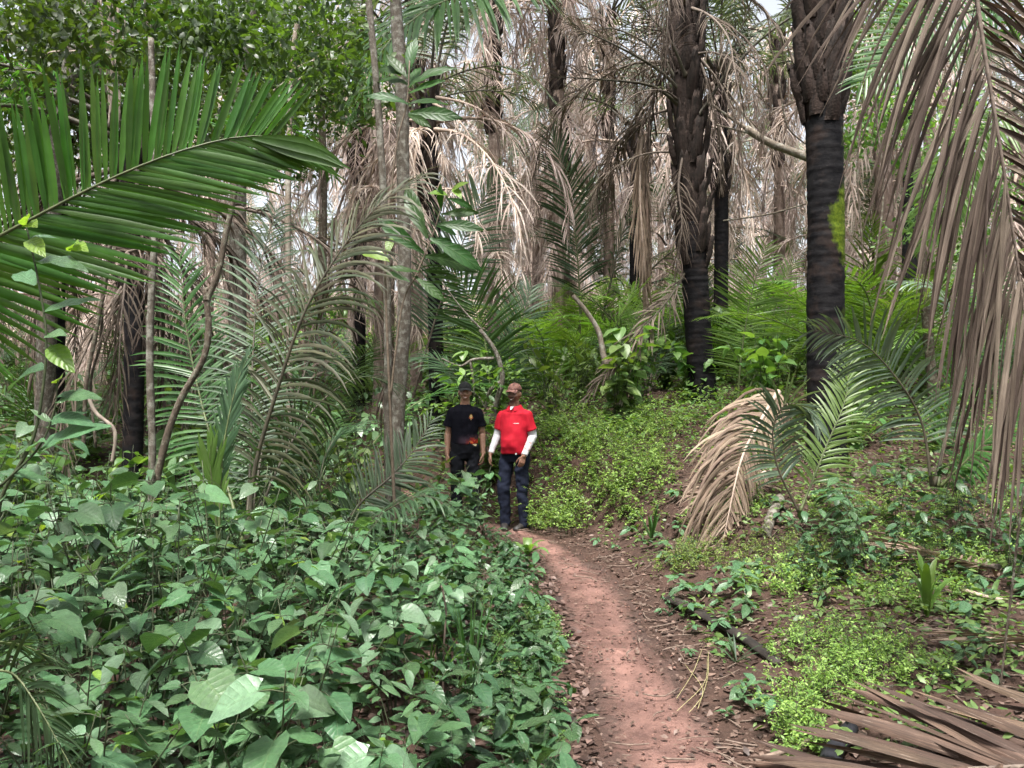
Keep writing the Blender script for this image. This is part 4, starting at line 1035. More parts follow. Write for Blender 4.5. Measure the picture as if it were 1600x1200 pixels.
frond_palm(b[:2], 'pale grey-green palm frond beside the big-leaved sapling', [
    ((M_RACHD, M_FRONDW), dict(ctrl=pts((640, 640, 14.5), (680, 500, 14.3), (715, 400, 14), (745, 330, 13.8), (780, 275, 13.6)), side=(-1, -.1, .3), n=60, L=.95, w=.036, a0=64, a1=30, g=.3, t0=.3, rr=.022, seed=65))])
# right side
b = at(1165, 640, 12.6)
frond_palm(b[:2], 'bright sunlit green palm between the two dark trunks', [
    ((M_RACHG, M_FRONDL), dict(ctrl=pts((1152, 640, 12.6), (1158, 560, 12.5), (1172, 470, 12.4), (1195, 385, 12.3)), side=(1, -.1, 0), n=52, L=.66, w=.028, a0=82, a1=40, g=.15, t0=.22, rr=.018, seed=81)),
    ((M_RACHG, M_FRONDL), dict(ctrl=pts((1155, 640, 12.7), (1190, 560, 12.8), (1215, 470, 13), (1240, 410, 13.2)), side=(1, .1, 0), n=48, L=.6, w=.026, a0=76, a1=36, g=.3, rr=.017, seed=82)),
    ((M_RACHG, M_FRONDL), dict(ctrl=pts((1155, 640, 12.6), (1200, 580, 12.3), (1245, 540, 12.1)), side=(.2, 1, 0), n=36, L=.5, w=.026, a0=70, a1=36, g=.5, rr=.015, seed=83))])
b = at(1452, 720, 6.6)
frond_palm(b[:2], 'grey-green palm whose arched frond crosses the foot of the mossy trunk', [
    ((M_RACH, M_FRONDW), dict(ctrl=pts((1456, 760, 6.6), (1440, 660, 6.6), (1400, 590, 6.55), (1345, 535, 6.5), (1270, 515, 6.45)), side=(.7, -.3, .7), split=True, n=50, L=.46, w=.022, a0=72, a1=34, g=.55, t0=.2, rr=.012, K=7, twist=.25, seed=91)),
    ((M_RACH, M_FRONDW), dict(ctrl=pts((1460, 760, 6.7), (1490, 620, 6.8), (1500, 520, 7), (1460, 450, 7.1), (1400, 440, 7.2)), side=(.5, 1, .4), n=50, L=.5, w=.02, a0=70, a1=32, g=.7, rr=.012, seed=92)),
    ((M_RACHG, M_FROND), dict(ctrl=pts((1465, 760, 6.7), (1480, 680, 6.9), (1530, 560, 7.2), (1570, 430, 7.5)), side=(.9, .4, .2), n=50, L=.42, w=.024, a0=72, a1=34, g=.4, rr=.012, seed=93)),
    ((M_RACHG, M_FROND), dict(ctrl=pts((1470, 760, 6.7), (1530, 700, 6.5), (1590, 640, 6.4)), side=(.3, 1, .3), n=40, L=.42, w=.024, a0=72, a1=34, g=.5, rr=.012, seed=94))])
b = at(1243, 790, 6.7)
frond_palm(b[:2], 'small palm with curled grey frond over the tan fallen frond', [
    ((M_RACH, M_FRONDW), dict(ctrl=pts((1248, 800, 6.7), (1215, 730, 6.65), (1208, 670, 6.6), (1228, 632, 6.55), (1262, 640, 6.5), (1282, 672, 6.45)), side=(-.8, -.3, .4), split=True, n=44, L=.38, w=.022, a0=70, a1=34, g=.35, t0=.22, rr=.010, K=7, twist=.2, seed=95)),
    ((M_RACHG, M_FRONDL), dict(ctrl=pts((1250, 800, 6.7), (1290, 700, 6.8), (1322, 620, 6.9), (1325, 550, 7)), side=(1, -.2, .1), n=40, L=.36, w=.024, a0=52, a1=28, g=.5, rr=.010, seed=96))])
# green fan behind the hanging dead frond
b = at(1620, 800, 7.6)
o = frond_palm((4.9, 7.4), 'green palm frond seen behind the hanging dead frond at top right', [
    ((M_RACHG, M_FROND), dict(ctrl=np.vstack([[at(1620, 120, 7.4)], pts((1560, 20, 7.3), (1480, 30, 7.1), (1410, 75, 7.0), (1345, 130, 6.9))]), side=(.4, -.3, -.8), n=58, L=.62, w=.030, a0=74, a1=30, g=.25, rr=.02, seed=97)),
    ((M_RACHG, M_FRONDL), dict(ctrl=np.vstack([[at(1625, 160, 7.4)], pts((1570, 180, 7.5), (1500, 260, 7.6), (1450, 380, 7.7))]), side=(.4, -.6, -.4), n=52, L=.55, w=.028, a0=70, a1=30, g=.4, rr=.018, seed=98))], name='palm_tree', cat='palm tree')
pb = np.array(o.location); mbx = MB(); mbx.tube(catmull(np.array([[0, 0, -.1], [.05, 0, 2.], at(1620, 140, 7.4) - pb]), 24), .11, 12, bump=.05); link('trunk', mbx.mesh('trunk', M_TRUNK), o)
# near bottom-left palm frond
b = at(-60, 1330, 2.15)
frond_palm(b[:2], 'small grey-green palm in the bottom left corner', [
    ((M_RACHG, M_FRONDG), dict(ctrl=pts((-90, 1240, 2.15), (-30, 1075, 2.15), (15, 1050, 2.15), (60, 1105, 2.1), (115, 1205, 2.05)), side=(.7, -.5, .6), split=True, n=40, L=.24, w=.010, a0=72, a1=34, g=.35, t0=.15, rr=.006, K=6, twist=.2, seed=99)),
    ((M_RACHG, M_FRONDG), dict(ctrl=pts((-90, 1240, 2.15), (-40, 1030, 2.2), (20, 1005, 2.25), (95, 1035, 2.3)), side=(.2, -.9, .5), n=40, L=.22, w=.010, a0=72, a1=34, g=.4, rr=.006, seed=100))])
# diagonal dead frond and tan hanging column in the centre
b = at(916, 616, 11.5)
frond_palm(at(1085, 400, 11.6), 'dead frond slanting down to the ground left of the leaning palm', [
    ((M_RACH, M_DEAD), dict(nm='dead_frond_stalk', ctrl=pts((1082, 405, 13.3), (1050, 460, 12.4), (1000, 520, 11.6), (950, 580, 11.5), (915, 622, 11.4)), side=(.6, -.3, -.7), n=50, L=.62, w=.026, a0=26, a1=12, g=.5, t0=.2, rr=.02, jit=.15, twist=.5, wav=.05, seed=111))], name='dead_frond', cat='dead frond')
b = at(1005, 215, 14)
frond_palm(b, 'tan column of dead hanging fronds in the middle distance', [
    ((M_RACHT, M_DEADT), dict(nm='dead_frond_stalk', ctrl=pts((1003, 205, 14), (1000, 300, 14), (1006, 400, 14), (1012, 480, 14)), side=(1, 0, 0), n=60, L=.9, w=.034, a0=14, a1=4, g=1.2, t0=.0, rr=.03, jit=.10, twist=.6, wav=.03, seed=113)),
    ((M_RACHT, M_DEADT), dict(nm='dead_frond_stalk', ctrl=pts((1008, 205, 14.05), (1010, 300, 14.05), (1015, 400, 14.05)), side=(.5, 1, 0), n=50, L=.8, w=.034, a0=14, a1=4, g=1.2, t0=.0, rr=.03, jit=.10, twist=.6, wav=.03, seed=114))], name='dead_frond', cat='dead frond')

# fallen fronds: tan one on the bank, dark brown one at bottom right
def on_ground(P, h):
    P = np.array(P, float)
    for q in P: q[2] = gz(q[0], q[1]) + h
    return P
def fallen(label, ctrl, mats, **kw):
    b = ctrl[0].copy(); o = thing('fallen_frond', label, 'fallen frond', b)
    C, rad, out, fold = frond_parts(ctrl=ctrl, **kw); mb = MB(); mb.tube(C - b, rad * np.ones(40), 8); link('rachis', mb.mesh('rachis', mats[0]), o)
    rg = np.random.default_rng(3)
    for P, W, Nn, hw, rn in out:
        zmin = ground(P[..., 0], P[..., 1]) + .012 + rg.random(len(P))[:, None] * .10 * np.linspace(.6, 1, P.shape[1])[None]
        P[..., 2] = np.maximum(P[..., 2], zmin)
        for i in range(len(P)):
            m1 = MB(); m1.ribbons(P[i:i + 1] - b, W[i:i + 1], Nn[i:i + 1], hw[i:i + 1], fold, rn[i], 0); link('leaflet', m1.mesh('leaflet', mats[1]), o)
    return o
c = pts((1128, 806, 7.2), (1158, 720, 7.45), (1190, 655, 7.7), (1216, 612, 8.0)); c[0][2] = gz(c[0][0], c[0][1]) + .03
fallen('tan fallen palm frond lying on the bank with leaflets combed downhill', c[::-1], (M_RACHT, M_DEADT), side=(-1, -.3, 0), n=90, L=.90, w=.028, a0=50, a1=30, g=1.3, t0=.0, rr=.020, jit=.10, twist=.35, fold=.3, K=7, ranks=(1, .45), seed=121, prof=([0, .5, 1], [.8, 1, .9]))
c = on_ground([at(1195, 640, 8.6)[:2].tolist() + [0], at(1150, 700, 8.1)[:2].tolist() + [0], at(1105, 760, 7.6)[:2].tolist() + [0]], .10)
fallen('flattened grey-brown dead frond on the ground left of the tan one', c, (M_RACHT, M_DEADT), side=(-.8, -.6, .1), n=46, L=.75, w=.028, a0=40, a1=22, g=.5, t0=.0, rr=.016, jit=.2, twist=.5, fold=.35, K=7, seed=126)
c = on_ground([[2.7, 3.12, 0], [2.1, 3.02, 0], [1.6, 2.98, 0], [1.30, 3.00, 0]], .06)
fallen('dark brown fallen palm frond with broad split leaflets in the bottom right corner', c, (M_RACHD, M_DEADB), side=(0, 1, .35), n=34, L=.66, w=.050, a0=46, a1=30, g=.10, t0=.05, rr=.018, jit=.16, twist=.5, fold=.6, K=7, ranks=(1, .35), wav=.02, seed=122, prof=([0, .5, 1], [1, 1, .8]))
c = on_ground([at(1560, 850, 5.6)[:2].tolist() + [0], at(1480, 800, 6.0)[:2].tolist() + [0], at(1400, 760, 6.4)[:2].tolist() + [0]], .12)
fallen('brown fallen palm frond half buried under the right-hand shrubs', c, (M_RACHD, M_DEADT), side=(0, -1, .2), n=34, L=.55, w=.034, a0=50, a1=30, g=.3, t0=.05, rr=.016, jit=.25, twist=.6, fold=.4, K=6, seed=123)
c = on_ground([[3.3, 3.9, 0], [2.9, 4.15, 0], [2.4, 4.5, 0]], .08)
fallen('bleached fallen frond at the right edge above the brown one', c, (M_RACHD, M_DEADT), side=(0, -1, .2), n=20, L=.5, w=.030, a0=50, a1=30, g=.3, t0=.05, rr=.012, jit=.25, twist=.6, fold=.4, K=6, ranks=(1, .6), seed=124)
# ------------------------------------------------------------------ broad leaves
def leaf_geo(kind, seed=0, L=1.0, cols=2, rows=7):
    """one leaf along +X, blade up +Z; returns V, Q, uv"""
    rg = np.random.default_rng(seed)
    u = np.linspace(0, 1, rows); s = np.linspace(-1, 1, 2 * cols + 1)
    if kind == 'heart': w_ = .43 * np.sin(np.pi * np.clip(u, 0, 1) ** .52) ** .85; w_[0] = .20
    elif kind == 'ellip': w_ = .23 * np.sin(np.pi * u ** .82) ** .9; w_[0] = .02
    elif kind == 'lance': w_ = .15 * np.sin(np.pi * u ** .75) ** .9; w_[0] = .015
    elif kind == 'obov': w_ = .135 * np.sin(np.pi * u ** 1.25) ** .85; w_[0] = .025
    else: w_ = .30 * np.sin(np.pi * u ** .9) ** .8; w_[0] = .03
    w_[-1] = .008
    U, S = np.meshgrid(u, s, indexing='ij')
    X = U.copy()
    if kind == 'heart': X = X - .16 * np.abs(S) ** 1.2 * (1 - U) ** 5
    Y = S * w_[:, None]
    droop = rg.uniform(.10, .34); fold = rg.uniform(.05, .32)
    Z = -droop * U ** 2 + fold * np.abs(Y) + .018 * np.sin(U * 17 + S * 3 + seed) * np.abs(S) + .02 * np.sin(S * 4 + seed) * U
    Y = Y + .05 * rg.normal() * U ** 2
    V = np.stack([X, Y, Z], -1).reshape(-1, 3) * L
    nc = 2 * cols + 1; i = np.arange(rows - 1)[:, None] * nc + np.arange(nc - 1)[None]
    Q = np.stack([i, i + 1, i + nc + 1, i + nc], -1).reshape(-1, 4)
    return V, Q, np.stack([S, U], -1).reshape(-1, 2)
def leaf_set(kind, mat, n=5):
    out = []
    for k in range(n):
        mb = MB(); V, Q, uv = leaf_geo(kind, k * 7 + 1, cols=1 if kind in ('ellip', 'lance') else 2); mb.add(V, Q, None, (k + .5) / n, uv); out.append(mb.mesh('leaf', mat))
    return out
L_HEART, L_ELLIP = leaf_set('heart', M_HEART, 6) + leaf_set('heart', M_HILITE, 1), leaf_set('ellip', M_ELLIP, 6) + leaf_set('ellip', M_HILITE, 1)
L_GLOSS, L_BIG = leaf_set('ellip', M_GLOSS), leaf_set('obov', M_BIG)
L_YOUNG = leaf_set('ellip', M_YOUNG, 3)
L_LANCE = leaf_set('lance', M_ELLIP)
def frame(pos, d, up, s):
    d = unit(d); z = np.asarray(up, float); z = unit(z - d * (z @ d)); y = np.cross(z, d)
    M = Matrix.Identity(4)
    for r in range(3):
        M[r][0], M[r][1], M[r][2], M[r][3] = d[r] * s, y[r] * s, z[r] * s, pos[r]
    return M

def shrub_proto(seed, leaves, h=1., n_stem=4, n_leaf=5, size=.15, spread=.45, young=.06, petiole=.05, stem_r=.005, top=.35, flat=.25, stem_mat=None):
    """returns stem mesh and leaf placements (mesh, matrix)"""
    rg = np.random.default_rng(seed); mb = MB(); pl = []
    for k in range(n_stem):
        a = rg.uniform(0, 6.283); rad = spread * rg.uniform(.25, 1) * h
        e = np.array([math.cos(a) * rad, math.sin(a) * rad, h * rg.uniform(.72, 1.0)])
        c = catmull(np.array([[rg.normal(0, .02), rg.normal(0, .02), -.03], e * [.3, .3, .5] + rg.normal(0, .03, 3) * h, e]), 12)
        mb.tube(c, np.linspace(stem_r, stem_r * .45, 12), 5)
        for j in range(n_leaf + 2):
            f = .995 if j >= n_leaf else top + (1 - top) * (j + .6 * rg.random()) / n_leaf; i = min(int(f * 11), 11); q = c[i]
            b = a + j * 2.4 + rg.normal(0, .5); o = np.array([math.cos(b), math.sin(b), rg.uniform(-.1, .45)])
            L = size * rg.uniform(.6, 1.4); q2 = q + unit(o) * petiole * rg.uniform(.6, 1.4)
            mb.tube(np.array([q, (q + q2) / 2 + [0, 0, .006], q2]), .0016 + stem_r * .12, 4, cap=False)
            d = unit(o * [1, 1, 0] + [0, 0, rg.normal(-.18, flat)])
            up = np.array([rg.normal(0, .30), rg.normal(0, .30), 1.])
            lm = leaves[rg.integers(len(leaves))] if rg.random() > young or f < .8 else L_YOUNG[rg.integers(3)]
            pl.append((lm, frame(q2, d, up, L * (.6 if lm in L_YOUNG else 1))))
    return mb.mesh('stem', stem_mat or M_STEM), pl
def joined(pl, name='foliage', extra_mat=None):
    """leaves of a far plant joined into one part"""
    mb = MB(); mats = []
    for lm, M in pl:
        V = co(lm); A = np.array(M); V = V @ A[:3, :3].T + A[:3, 3]
        Q = np.array([tuple(p_.vertices) for p_ in lm.polygons]); m_ = extra_mat or lm.materials[0]
        if m_ not in mats: mats.append(m_)
        uv = np.zeros((len(V), 2)); mb.add(V, Q, None, (hash(M[0][3]) % 97) / 97., uv, mats.index(m_))
    return mb.mesh(name, *mats)
def plant(proto, loc, rz, s, name, label, cat, group, tilt=0.):
    o = thing(name, label, cat, loc, rz, group, s); o.rotation_euler[0] = tilt
    link('stem', proto[0], o)
    for lm, M in proto[1]: link('leaf', lm, o, M)
    return o

# ------------------------------------------------------------------ trees with slender trunks
def blob_crown(seed, n, size, ext, kind='ellip', clumps=26, mat=None):
    rg = np.random.default_rng(seed); mb = MB()
    Lg = [leaf_geo(kind, k, cols=1, rows=4) for k in range(4)]
    cc = unit(rg.normal(0, 1, (clumps, 3))) * rg.random((clumps, 1)) ** .4 * ext
    w_ = rg.integers(0, clumps, n); pos = cc[w_] + rg.normal(0, 1, (n, 3)) * np.array(ext) * .17
    for k in range(4):
        idx = np.arange(k, n, 4); V, Q, uv = Lg[k]; m = len(idx)
        d = unit(rg.normal(0, 1, (m, 3)) + [0, 0, -.3]); up = unit(rg.normal(0, .6, (m, 3)) + [0, 0, 1]); y = unit(np.cross(up, d)); z = np.cross(d, y)
        s = size * rg.uniform(.6, 1.3, m)
        W = pos[idx][:, None] + s[:, None, None] * (V[None, :, 0:1] * d[:, None] + V[None, :, 1:2] * y[:, None] + V[None, :, 2:3] * z[:, None])
        Qs = (Q[None] + (np.arange(m) * len(V))[:, None, None]).reshape(-1, 4)
        mb.add(W.reshape(-1, 3), Qs, None, np.repeat(rg.random(m), len(V)), np.tile(uv, (m, 1)))
    return mb.mesh('crown', mat or M_CANOPY), cc
CROWNS = [blob_crown(200 + k, 2700, .105, np.array([1.5, 1.3, .95]))[0] for k in range(4)]
CROWNS_B = [blob_crown(220 + k, 1800, .12, np.array([1.3, 1.2, .9]), 'ellip', 22, M_BUSH)[0] for k in range(3)]

def tree(label, ctrl, r0, r1, mat, crowns=(), limbs=(), n=14, name='slender_tree', seed=0, down=True):
    c = np.asarray(ctrl, float).copy()
    if down: c = np.vstack([[c[0][0], c[0][1], gz(c[0][0], c[0][1]) - .1], c]) if c[0][2] > gz(c[0][0], c[0][1]) + .05 else c
    b = c[0].copy(); o = thing(name, label, 'tree', b); K = max(30, int(np.linalg.norm(c[-1] - c[0]) / .06))
    C = catmull(c, K) - b; mb = MB()
    rad = np.linspace(r0, r1, K) * (1 + .10 * (vnoise(np.arange(K) * .35, 0 * np.arange(K), seed) - .5)); rad[:3] *= [1.3, 1.15, 1.05]
    mb.tube(C, rad, n, bump=.07, seed=seed); link('trunk', mb.mesh('trunk', mat), o)
    for lc, lr in limbs:
        mb = MB(); q = catmull(lc, 26) - b; mb.tube(q, np.linspace(lr, lr * .35, 26) * (1 + .12 * (vnoise(np.arange(26) * .5, 0 * np.arange(26), 3) - .5)), 9, bump=.08, seed=1); link('limb', mb.mesh('limb', mat), o)
    for me, p_, s in crowns:
        link('crown', me, o, Matrix.Translation(np.array(p_) - b) @ Matrix.Rotation(random.uniform(0, 6.28), 4, 'Z') @ Matrix.Scale(s, 4))
    return o
CR = CROWNS
tree('thin straight grey trunk, the left one of the pair by the people', pts((608, 840, 6.6), (606, 700), (606, 550), (604, 400), (596, 250), (588, 130), (576, 0), (565, -120)), .034, .027, M_BARK, seed=1)
tree('thicker lichen-spotted trunk standing close behind the thin straight one', pts((612, 840, 7.6), (622, 640), (632, 470), (630, 300), (628, 150), (618, 0), (612, -140)), .070, .056, M_BARK, seed=2,
     crowns=[(CR[0], at(640, -230, 8), 1.)])
tree('straight mottled sapling trunk in the left shrubs', pts((237, 790, 6.0), (238, 700), (234, 560), (237, 450), (243, 340), (240, 200), (236, 60)), .029, .023, M_BARK, seed=3, crowns=[(CR[1], at(190, 60, 6.8), .8)])
tree('crooked leaning trunk crossing beside the mottled sapling', pts((242, 790, 5.9), (256, 700), (282, 625), (318, 560), (326, 510), (324, 470), (340, 430), (352, 370), (366, 300), (372, 200)), .028, .019, M_BARK2, seed=4,
     limbs=[(pts((324, 470, 5.9), (322, 455), (332, 448), (330, 440)), .03)], crowns=[(CR[2], at(400, 90, 7.0), .8)])
tree('lichen-blotched trunk leaning right at the top left', pts((70, 640, 9.5), (78, 400), (92, 200), (112, 100), (140, 0), (165, -90)), .11, .095, M_BARK, seed=5, crowns=[(CR[0], at(60, 20, 10.4), 1.0)])
tree('grey trunk behind the tip of the big green frond', pts((372, 620, 11), (372, 300), (380, 130), (395, 0), (405, -90)), .12, .10, M_BARK, seed=6, crowns=[(CR[1], at(345, 30, 11.5), 1.0)])
tree('very thin pale trunk right of the big frond tip', pts((452, 560, 9.5), (450, 330), (455, 120), (470, 0), (476, -80)), .040, .032, M_BARKP, seed=7, crowns=[(CR[3], at(520, 120, 12.5), .9)],
     limbs=[(pts((455, 110, 9.5), (490, 95), (540, 92)), .014), (pts((380, 170, 9.5), (430, 140), (480, 100), (540, 60)), .014)])
tree('leafy tree filling the upper left corner', pts((-60, 650, 11), (-50, 300), (-20, 60)), .10, .07, M_BARK2, seed=8, crowns=[(CR[1], at(20, 100, 11), 1.2), (CR[2], at(240, 60, 12.5), 1.3), (CR[3], at(130, 190, 13.5), 1.2), (CR[0], at(330, 170, 14), 1.2)])
tree('dark leafy tree behind the very thin pale trunk', pts((500, 600, 15), (505, 300), (500, 100)), .10, .06, M_BARK2, seed=9, crowns=[(CR[0], at(480, 70, 15), 1.3), (CR[2], at(420, 190, 16), 1.1)])
tree('bare gnarled branch-like tree reaching left behind the mossy trunk', pts((1298, 640, 12.5), (1300, 420), (1302, 310), (1290, 262), (1250, 242), (1200, 222), (1165, 200)), .085, .055, M_BARKP, seed=10,
     limbs=[(pts((1190, 215, 12.5), (1150, 190), (1115, 165)), .04), (pts((1185, 210, 12.5), (1160, 205), (1120, 195)), .03), (pts((1180, 205, 12.5), (1150, 160), (1130, 130)), .022)])
tree('pale crooked dead branch standing in the greenery right of the people', pts((972, 650, 11.6), (962, 610), (944, 560), (936, 520), (915, 485), (895, 462)), .055, .03, M_BARKP, seed=11, name='dead_branch')
tree('twisted grey branches bent over behind the two people', pts((772, 640, 12.4), (784, 600), (783, 575), (772, 545), (750, 515)), .05, .03, M_BARK, seed=12, name='dead_branch',
     limbs=[(pts((785, 595, 12.4), (765, 612), (758, 640)), .04), (pts((772, 560, 12.4), (740, 562), (718, 572), (690, 560)), .03), (pts((735, 565, 12.4), (740, 600), (742, 640)), .022), (pts((752, 515, 12.4), (720, 480), (690, 440)), .018), (pts((750, 640, 12.4), (762, 655), (752, 625), (735, 610)), .02)])
tree('leafy bright green tree at upper right behind the hanging frond', pts((1460, 640, 11), (1440, 400), (1430, 200)), .07, .05, M_BARK2, seed=13, crowns=[(CROWNS_B[0], at(1420, 200, 11.5), .8), (CROWNS_B[1], at(1500, 330, 11), .7), (CROWNS_B[2], at(1345, 60, 12), .7)])

# lianas
def liana(label, P, r, mat=M_VINE, ends=()):
    b = P[0].copy(); o = thing('liana', label, 'liana', b); mb = MB(); C = catmull(P, 40) - b
    mb.tube(C, r * (1 + .2 * (vnoise(np.arange(40) * .6, 0 * np.arange(40), 2) - .5)), 6, bump=.1); link('stem', mb.mesh('stem', mat), o)
    for e, er in ends:
        m2 = MB(); m2.tube(catmull(e, 24) - b, er, 5); link('strand', m2.mesh('strand', mat), o)
    return o
liana('bundle of pale hanging roots at the top left', pts((172, -40, 9), (172, 60), (176, 120), (174, 180)), .022, ends=[(pts((160 + 5 * k, -40, 9), (163 + 5 * k + random.uniform(-5, 5), 40), (168 + 3 * k + random.uniform(-6, 6), 110), (170 + 3 * k, 180 + 20 * random.random())), random.uniform(.006, .014)) for k in range(7)])
liana('thin looping vine beside the leaning lichen trunk', pts((150, -20, 8.5), (160, 40), (148, 70), (120, 80), (80, 82), (58, 95)), .014)
liana('pale broken vine dangling above the big green frond', pts((225, -10, 8.5), (232, 50), (242, 95), (262, 115)), .013)
liana('thin diagonal vine rising right of the big frond tip', pts((400, 175, 8), (450, 140), (500, 95), (545, 65)), .010)
liana('dark twisted vine in the left shade', pts((130, 700, 8), (135, 600), (150, 520), (165, 440), (172, 380)), .022, M_BARK2, ends=[(pts((150, 700, 8.05), (142, 600), (158, 530), (160, 430)), .014)])
liana('curled pale root low in the left shade', pts((175, 722, 6.5), (180, 690), (176, 668), (150, 645), (138, 620)), .016)
for k, (lab, q) in enumerate((('dark vine loop left of the mossy trunk', ((1200, 60, 11), (1215, 110), (1222, 160), (1232, 200), (1258, 225))), ('long thin vine slanting behind the mossy trunk', ((1130, 345, 11.5), (1200, 335), (1260, 318))), ('thin hanging vine between the mossy trunk and dead frond', ((1345, -20, 9.5), (1352, 120), (1340, 260), (1350, 420))), ('second thin vine right of the mossy trunk', ((1375, -20, 9), (1368, 150), (1380, 300), (1365, 430))))):
    liana(lab, pts(*q), .012, M_BARK2)
liana('dark thin upright stem at the right edge', pts((1562, 1085, 3.9), (1570, 1010), (1580, 930), (1590, 840), (1600, 760)), .006, M_BARK2)

# ------------------------------------------------------------------ big-leaved sapling by the slender trunks
def px_leaf(root, b, lm, p0, p1, up, L=None):
    d = np.array(p1) - np.array(p0); link('leaf', lm, root, frame(np.array(p0) - b, d, up, np.linalg.norm(d)))
b = at(612, 850, 6.3); b[2] = gz(b[0], b[1])
o = thing('sapling', 'sapling with big glossy green leaves in two tiers on the slender trunks', 'sapling', b)
mb = MB()
st1 = pts((618, 830, 6.3), (608, 600), (602, 400), (612, 290), (622, 215), (636, 160), (640, 95)); st2 = pts((610, 620, 6.3), (628, 480), (650, 430), (675, 370), (695, 310), (712, 290))
mb.tube(catmull(st1, 40) - b, np.linspace(.014, .006, 40), 6); mb.tube(catmull(st2, 30) - b, np.linspace(.010, .004, 30), 6); link('stem', mb.mesh('stem', M_STEMB), o)
UP = (0, -.75, .65)
for k, (x0, y0, x1, y1, dz) in enumerate(((632, 182, 573, 138, -.05), (634, 172, 643, 52, .03), (640, 175, 700, 88, -.10), (634, 160, 600, 78, .05), (642, 168, 692, 120, -.1), (640, 172, 700, 150, .1), (640, 182, 718, 172, -.12), (630, 150, 578, 110, .2), (640, 180, 670, 190, -.15), (636, 170, 655, 100, .15), (628, 140, 590, 95, .1),
                                         (662, 395, 598, 352, -.05), (668, 372, 630, 300, .05), (690, 330, 684, 296, -.1), (690, 335, 738, 330, .0), (684, 350, 740, 352, -.1), (672, 372, 742, 405, -.06), (660, 400, 735, 408, .1), (655, 425, 608, 415, -.1), (648, 432, 688, 462, -.06), (680, 352, 712, 362, .12), (640, 440, 604, 425, .1), (700, 310, 735, 318, .05), (670, 380, 702, 372, .1))):
    if k >= 11: x1, y1 = x0 + (x1 - x0) * 1.2, y0 + (y1 - y0) * 1.2
    if k < 11: y0 = y0 - .45 * max(0, y0 - y1) ; x0 = 638
    p0, p1 = at(x0, y0, 6.3 + .3 * dz), at(x1, y1, 6.3 + dz * 1.4)
    px_leaf(o, b, L_BIG[k % 5], p0, p1, (random.uniform(-.5, .5), -1., random.uniform(.1, .8)))
for x0, y0, x1, y1 in ((705, 300, 728, 280), (700, 305, 672, 296), (708, 295, 722, 305), (560, 392, 608, 398), (612, 372, 604, 392)):
    px_leaf(o, b, L_YOUNG[(x0 + y0) % 3], at(x0, y0, 6.25), at(x1, y1, 6.15), UP)

# climbing shoot at the far left, close to the camera
b = at(0, 1000, 2.3); b[2] = gz(b[0], b[1])
o = thing('climbing_shoot', 'tall thin leafy shoot with yellow-green tip in front of the big frond', 'plant', b); mb = MB()
st = pts((-5, 830, 2.3), (5, 770), (50, 690), (68, 600), (72, 520), (60, 440), (45, 370), (38, 342)); st2 = pts((0, 760, 2.28), (60, 700), (85, 640), (90, 596)); st3 = pts((-30, 420, 2.4), (-5, 376), (10, 372), (30, 372))
mb.tube(np.vstack([[[0, 0, 0]], catmull(st, 40) - b]), np.linspace(.0062, .0026, 41), 6); mb.tube(catmull(st2, 24) - b, np.linspace(.004, .002, 24), 5); link('stem', mb.mesh('stem', M_STEM), o)
for k, (x0, y0, x1, y1) in enumerate(((47, 372, 78, 366), (56, 410, 118, 402), (55, 445, 18, 416), (66, 488, 128, 460), (72, 525, 92, 518), (72, 575, 10, 590), (88, 620, 140, 612), (88, 630, 130, 604), (85, 655, 125, 662), (80, 660, 54, 642), (80, 655, 125, 650), (75, 665, 120, 640), (50, 695, 20, 712), (45, 705, 60, 680), (65, 690, 100, 700), (30, 742, 0, 735), (60, 706, 134, 655), (20, 745, 70, 738), (15, 770, -20, 790))):
    x1, y1 = x0 + (x1 - x0) * 1.3, y0 + (y1 - y0) * 1.3
    px_leaf(o, b, L_LANCE[k % 5], at(x0, y0, 2.3), at(x1, y1, 2.3 - .12 * math.sin(k * 2.1)), (random.uniform(-.4, .4), -.55, .8))
for x0, y0, x1, y1 in ((40, 352, 36, 326), (42, 352, 55, 345), (44, 375, 66, 385), (90, 598, 92, 582), (110, 392, 118, 370), (112, 388, 131, 378), (78, 540, 108, 572)):
    px_leaf(o, b, L_YOUNG[(x0 + y0) % 3], at(x0, y0, 2.29), at(x1, y1, 2.22), UP)

# ------------------------------------------------------------------ foreground shrubs, leaf by leaf
PH = [shrub_proto(300 + k, L_HEART, 1., 5, 8, .125, .42, .05, .06) for k in range(5)]
PE = [shrub_proto(320 + k, L_ELLIP, 1., 5, 8, .115, .42, .07, .025) for k in range(5)]
PG = [shrub_proto(340 + k, L_GLOSS, 1., 5, 6, .16, .55, .05, .02, top=.2) for k in range(4)]
rg = np.random.default_rng(42); spots = []; tries = 0
def top_line(px):
    return np.interp(px, [0, 110, 220, 430, 560, 660, 740, 800, 860], [665, 690, 735, 750, 785, 775, 760, 820, 940])
while len(spots) < 140 and tries < 20000:
    tries += 1
    Y = 2.1 + 6.2 * rg.random() ** 1.5; X = rg.uniform(-.68 * Y, 0.75); dpath = path_x(Y) - X
    if dpath < .42: continue
    px = 800 + X / Y * F
    if px > 690 and Y > 7.4: continue
    if px < 130 and Y < 2.9: continue
    md = .17 + .035 * Y
    if any((X - a) ** 2 + (Y - c_) ** 2 < md * md for a, c_, *_ in spots): continue
    hmax = CAM_Z - (top_line(px) - 614) / F * Y
    h = min(hmax, .14 + (.28 if px > 150 else .36) * Y, .14 + .66 * (dpath - .25)) * rg.uniform(.70, 1.06)
    if h < .14: continue
    spots.append((X, Y, h, dpath))
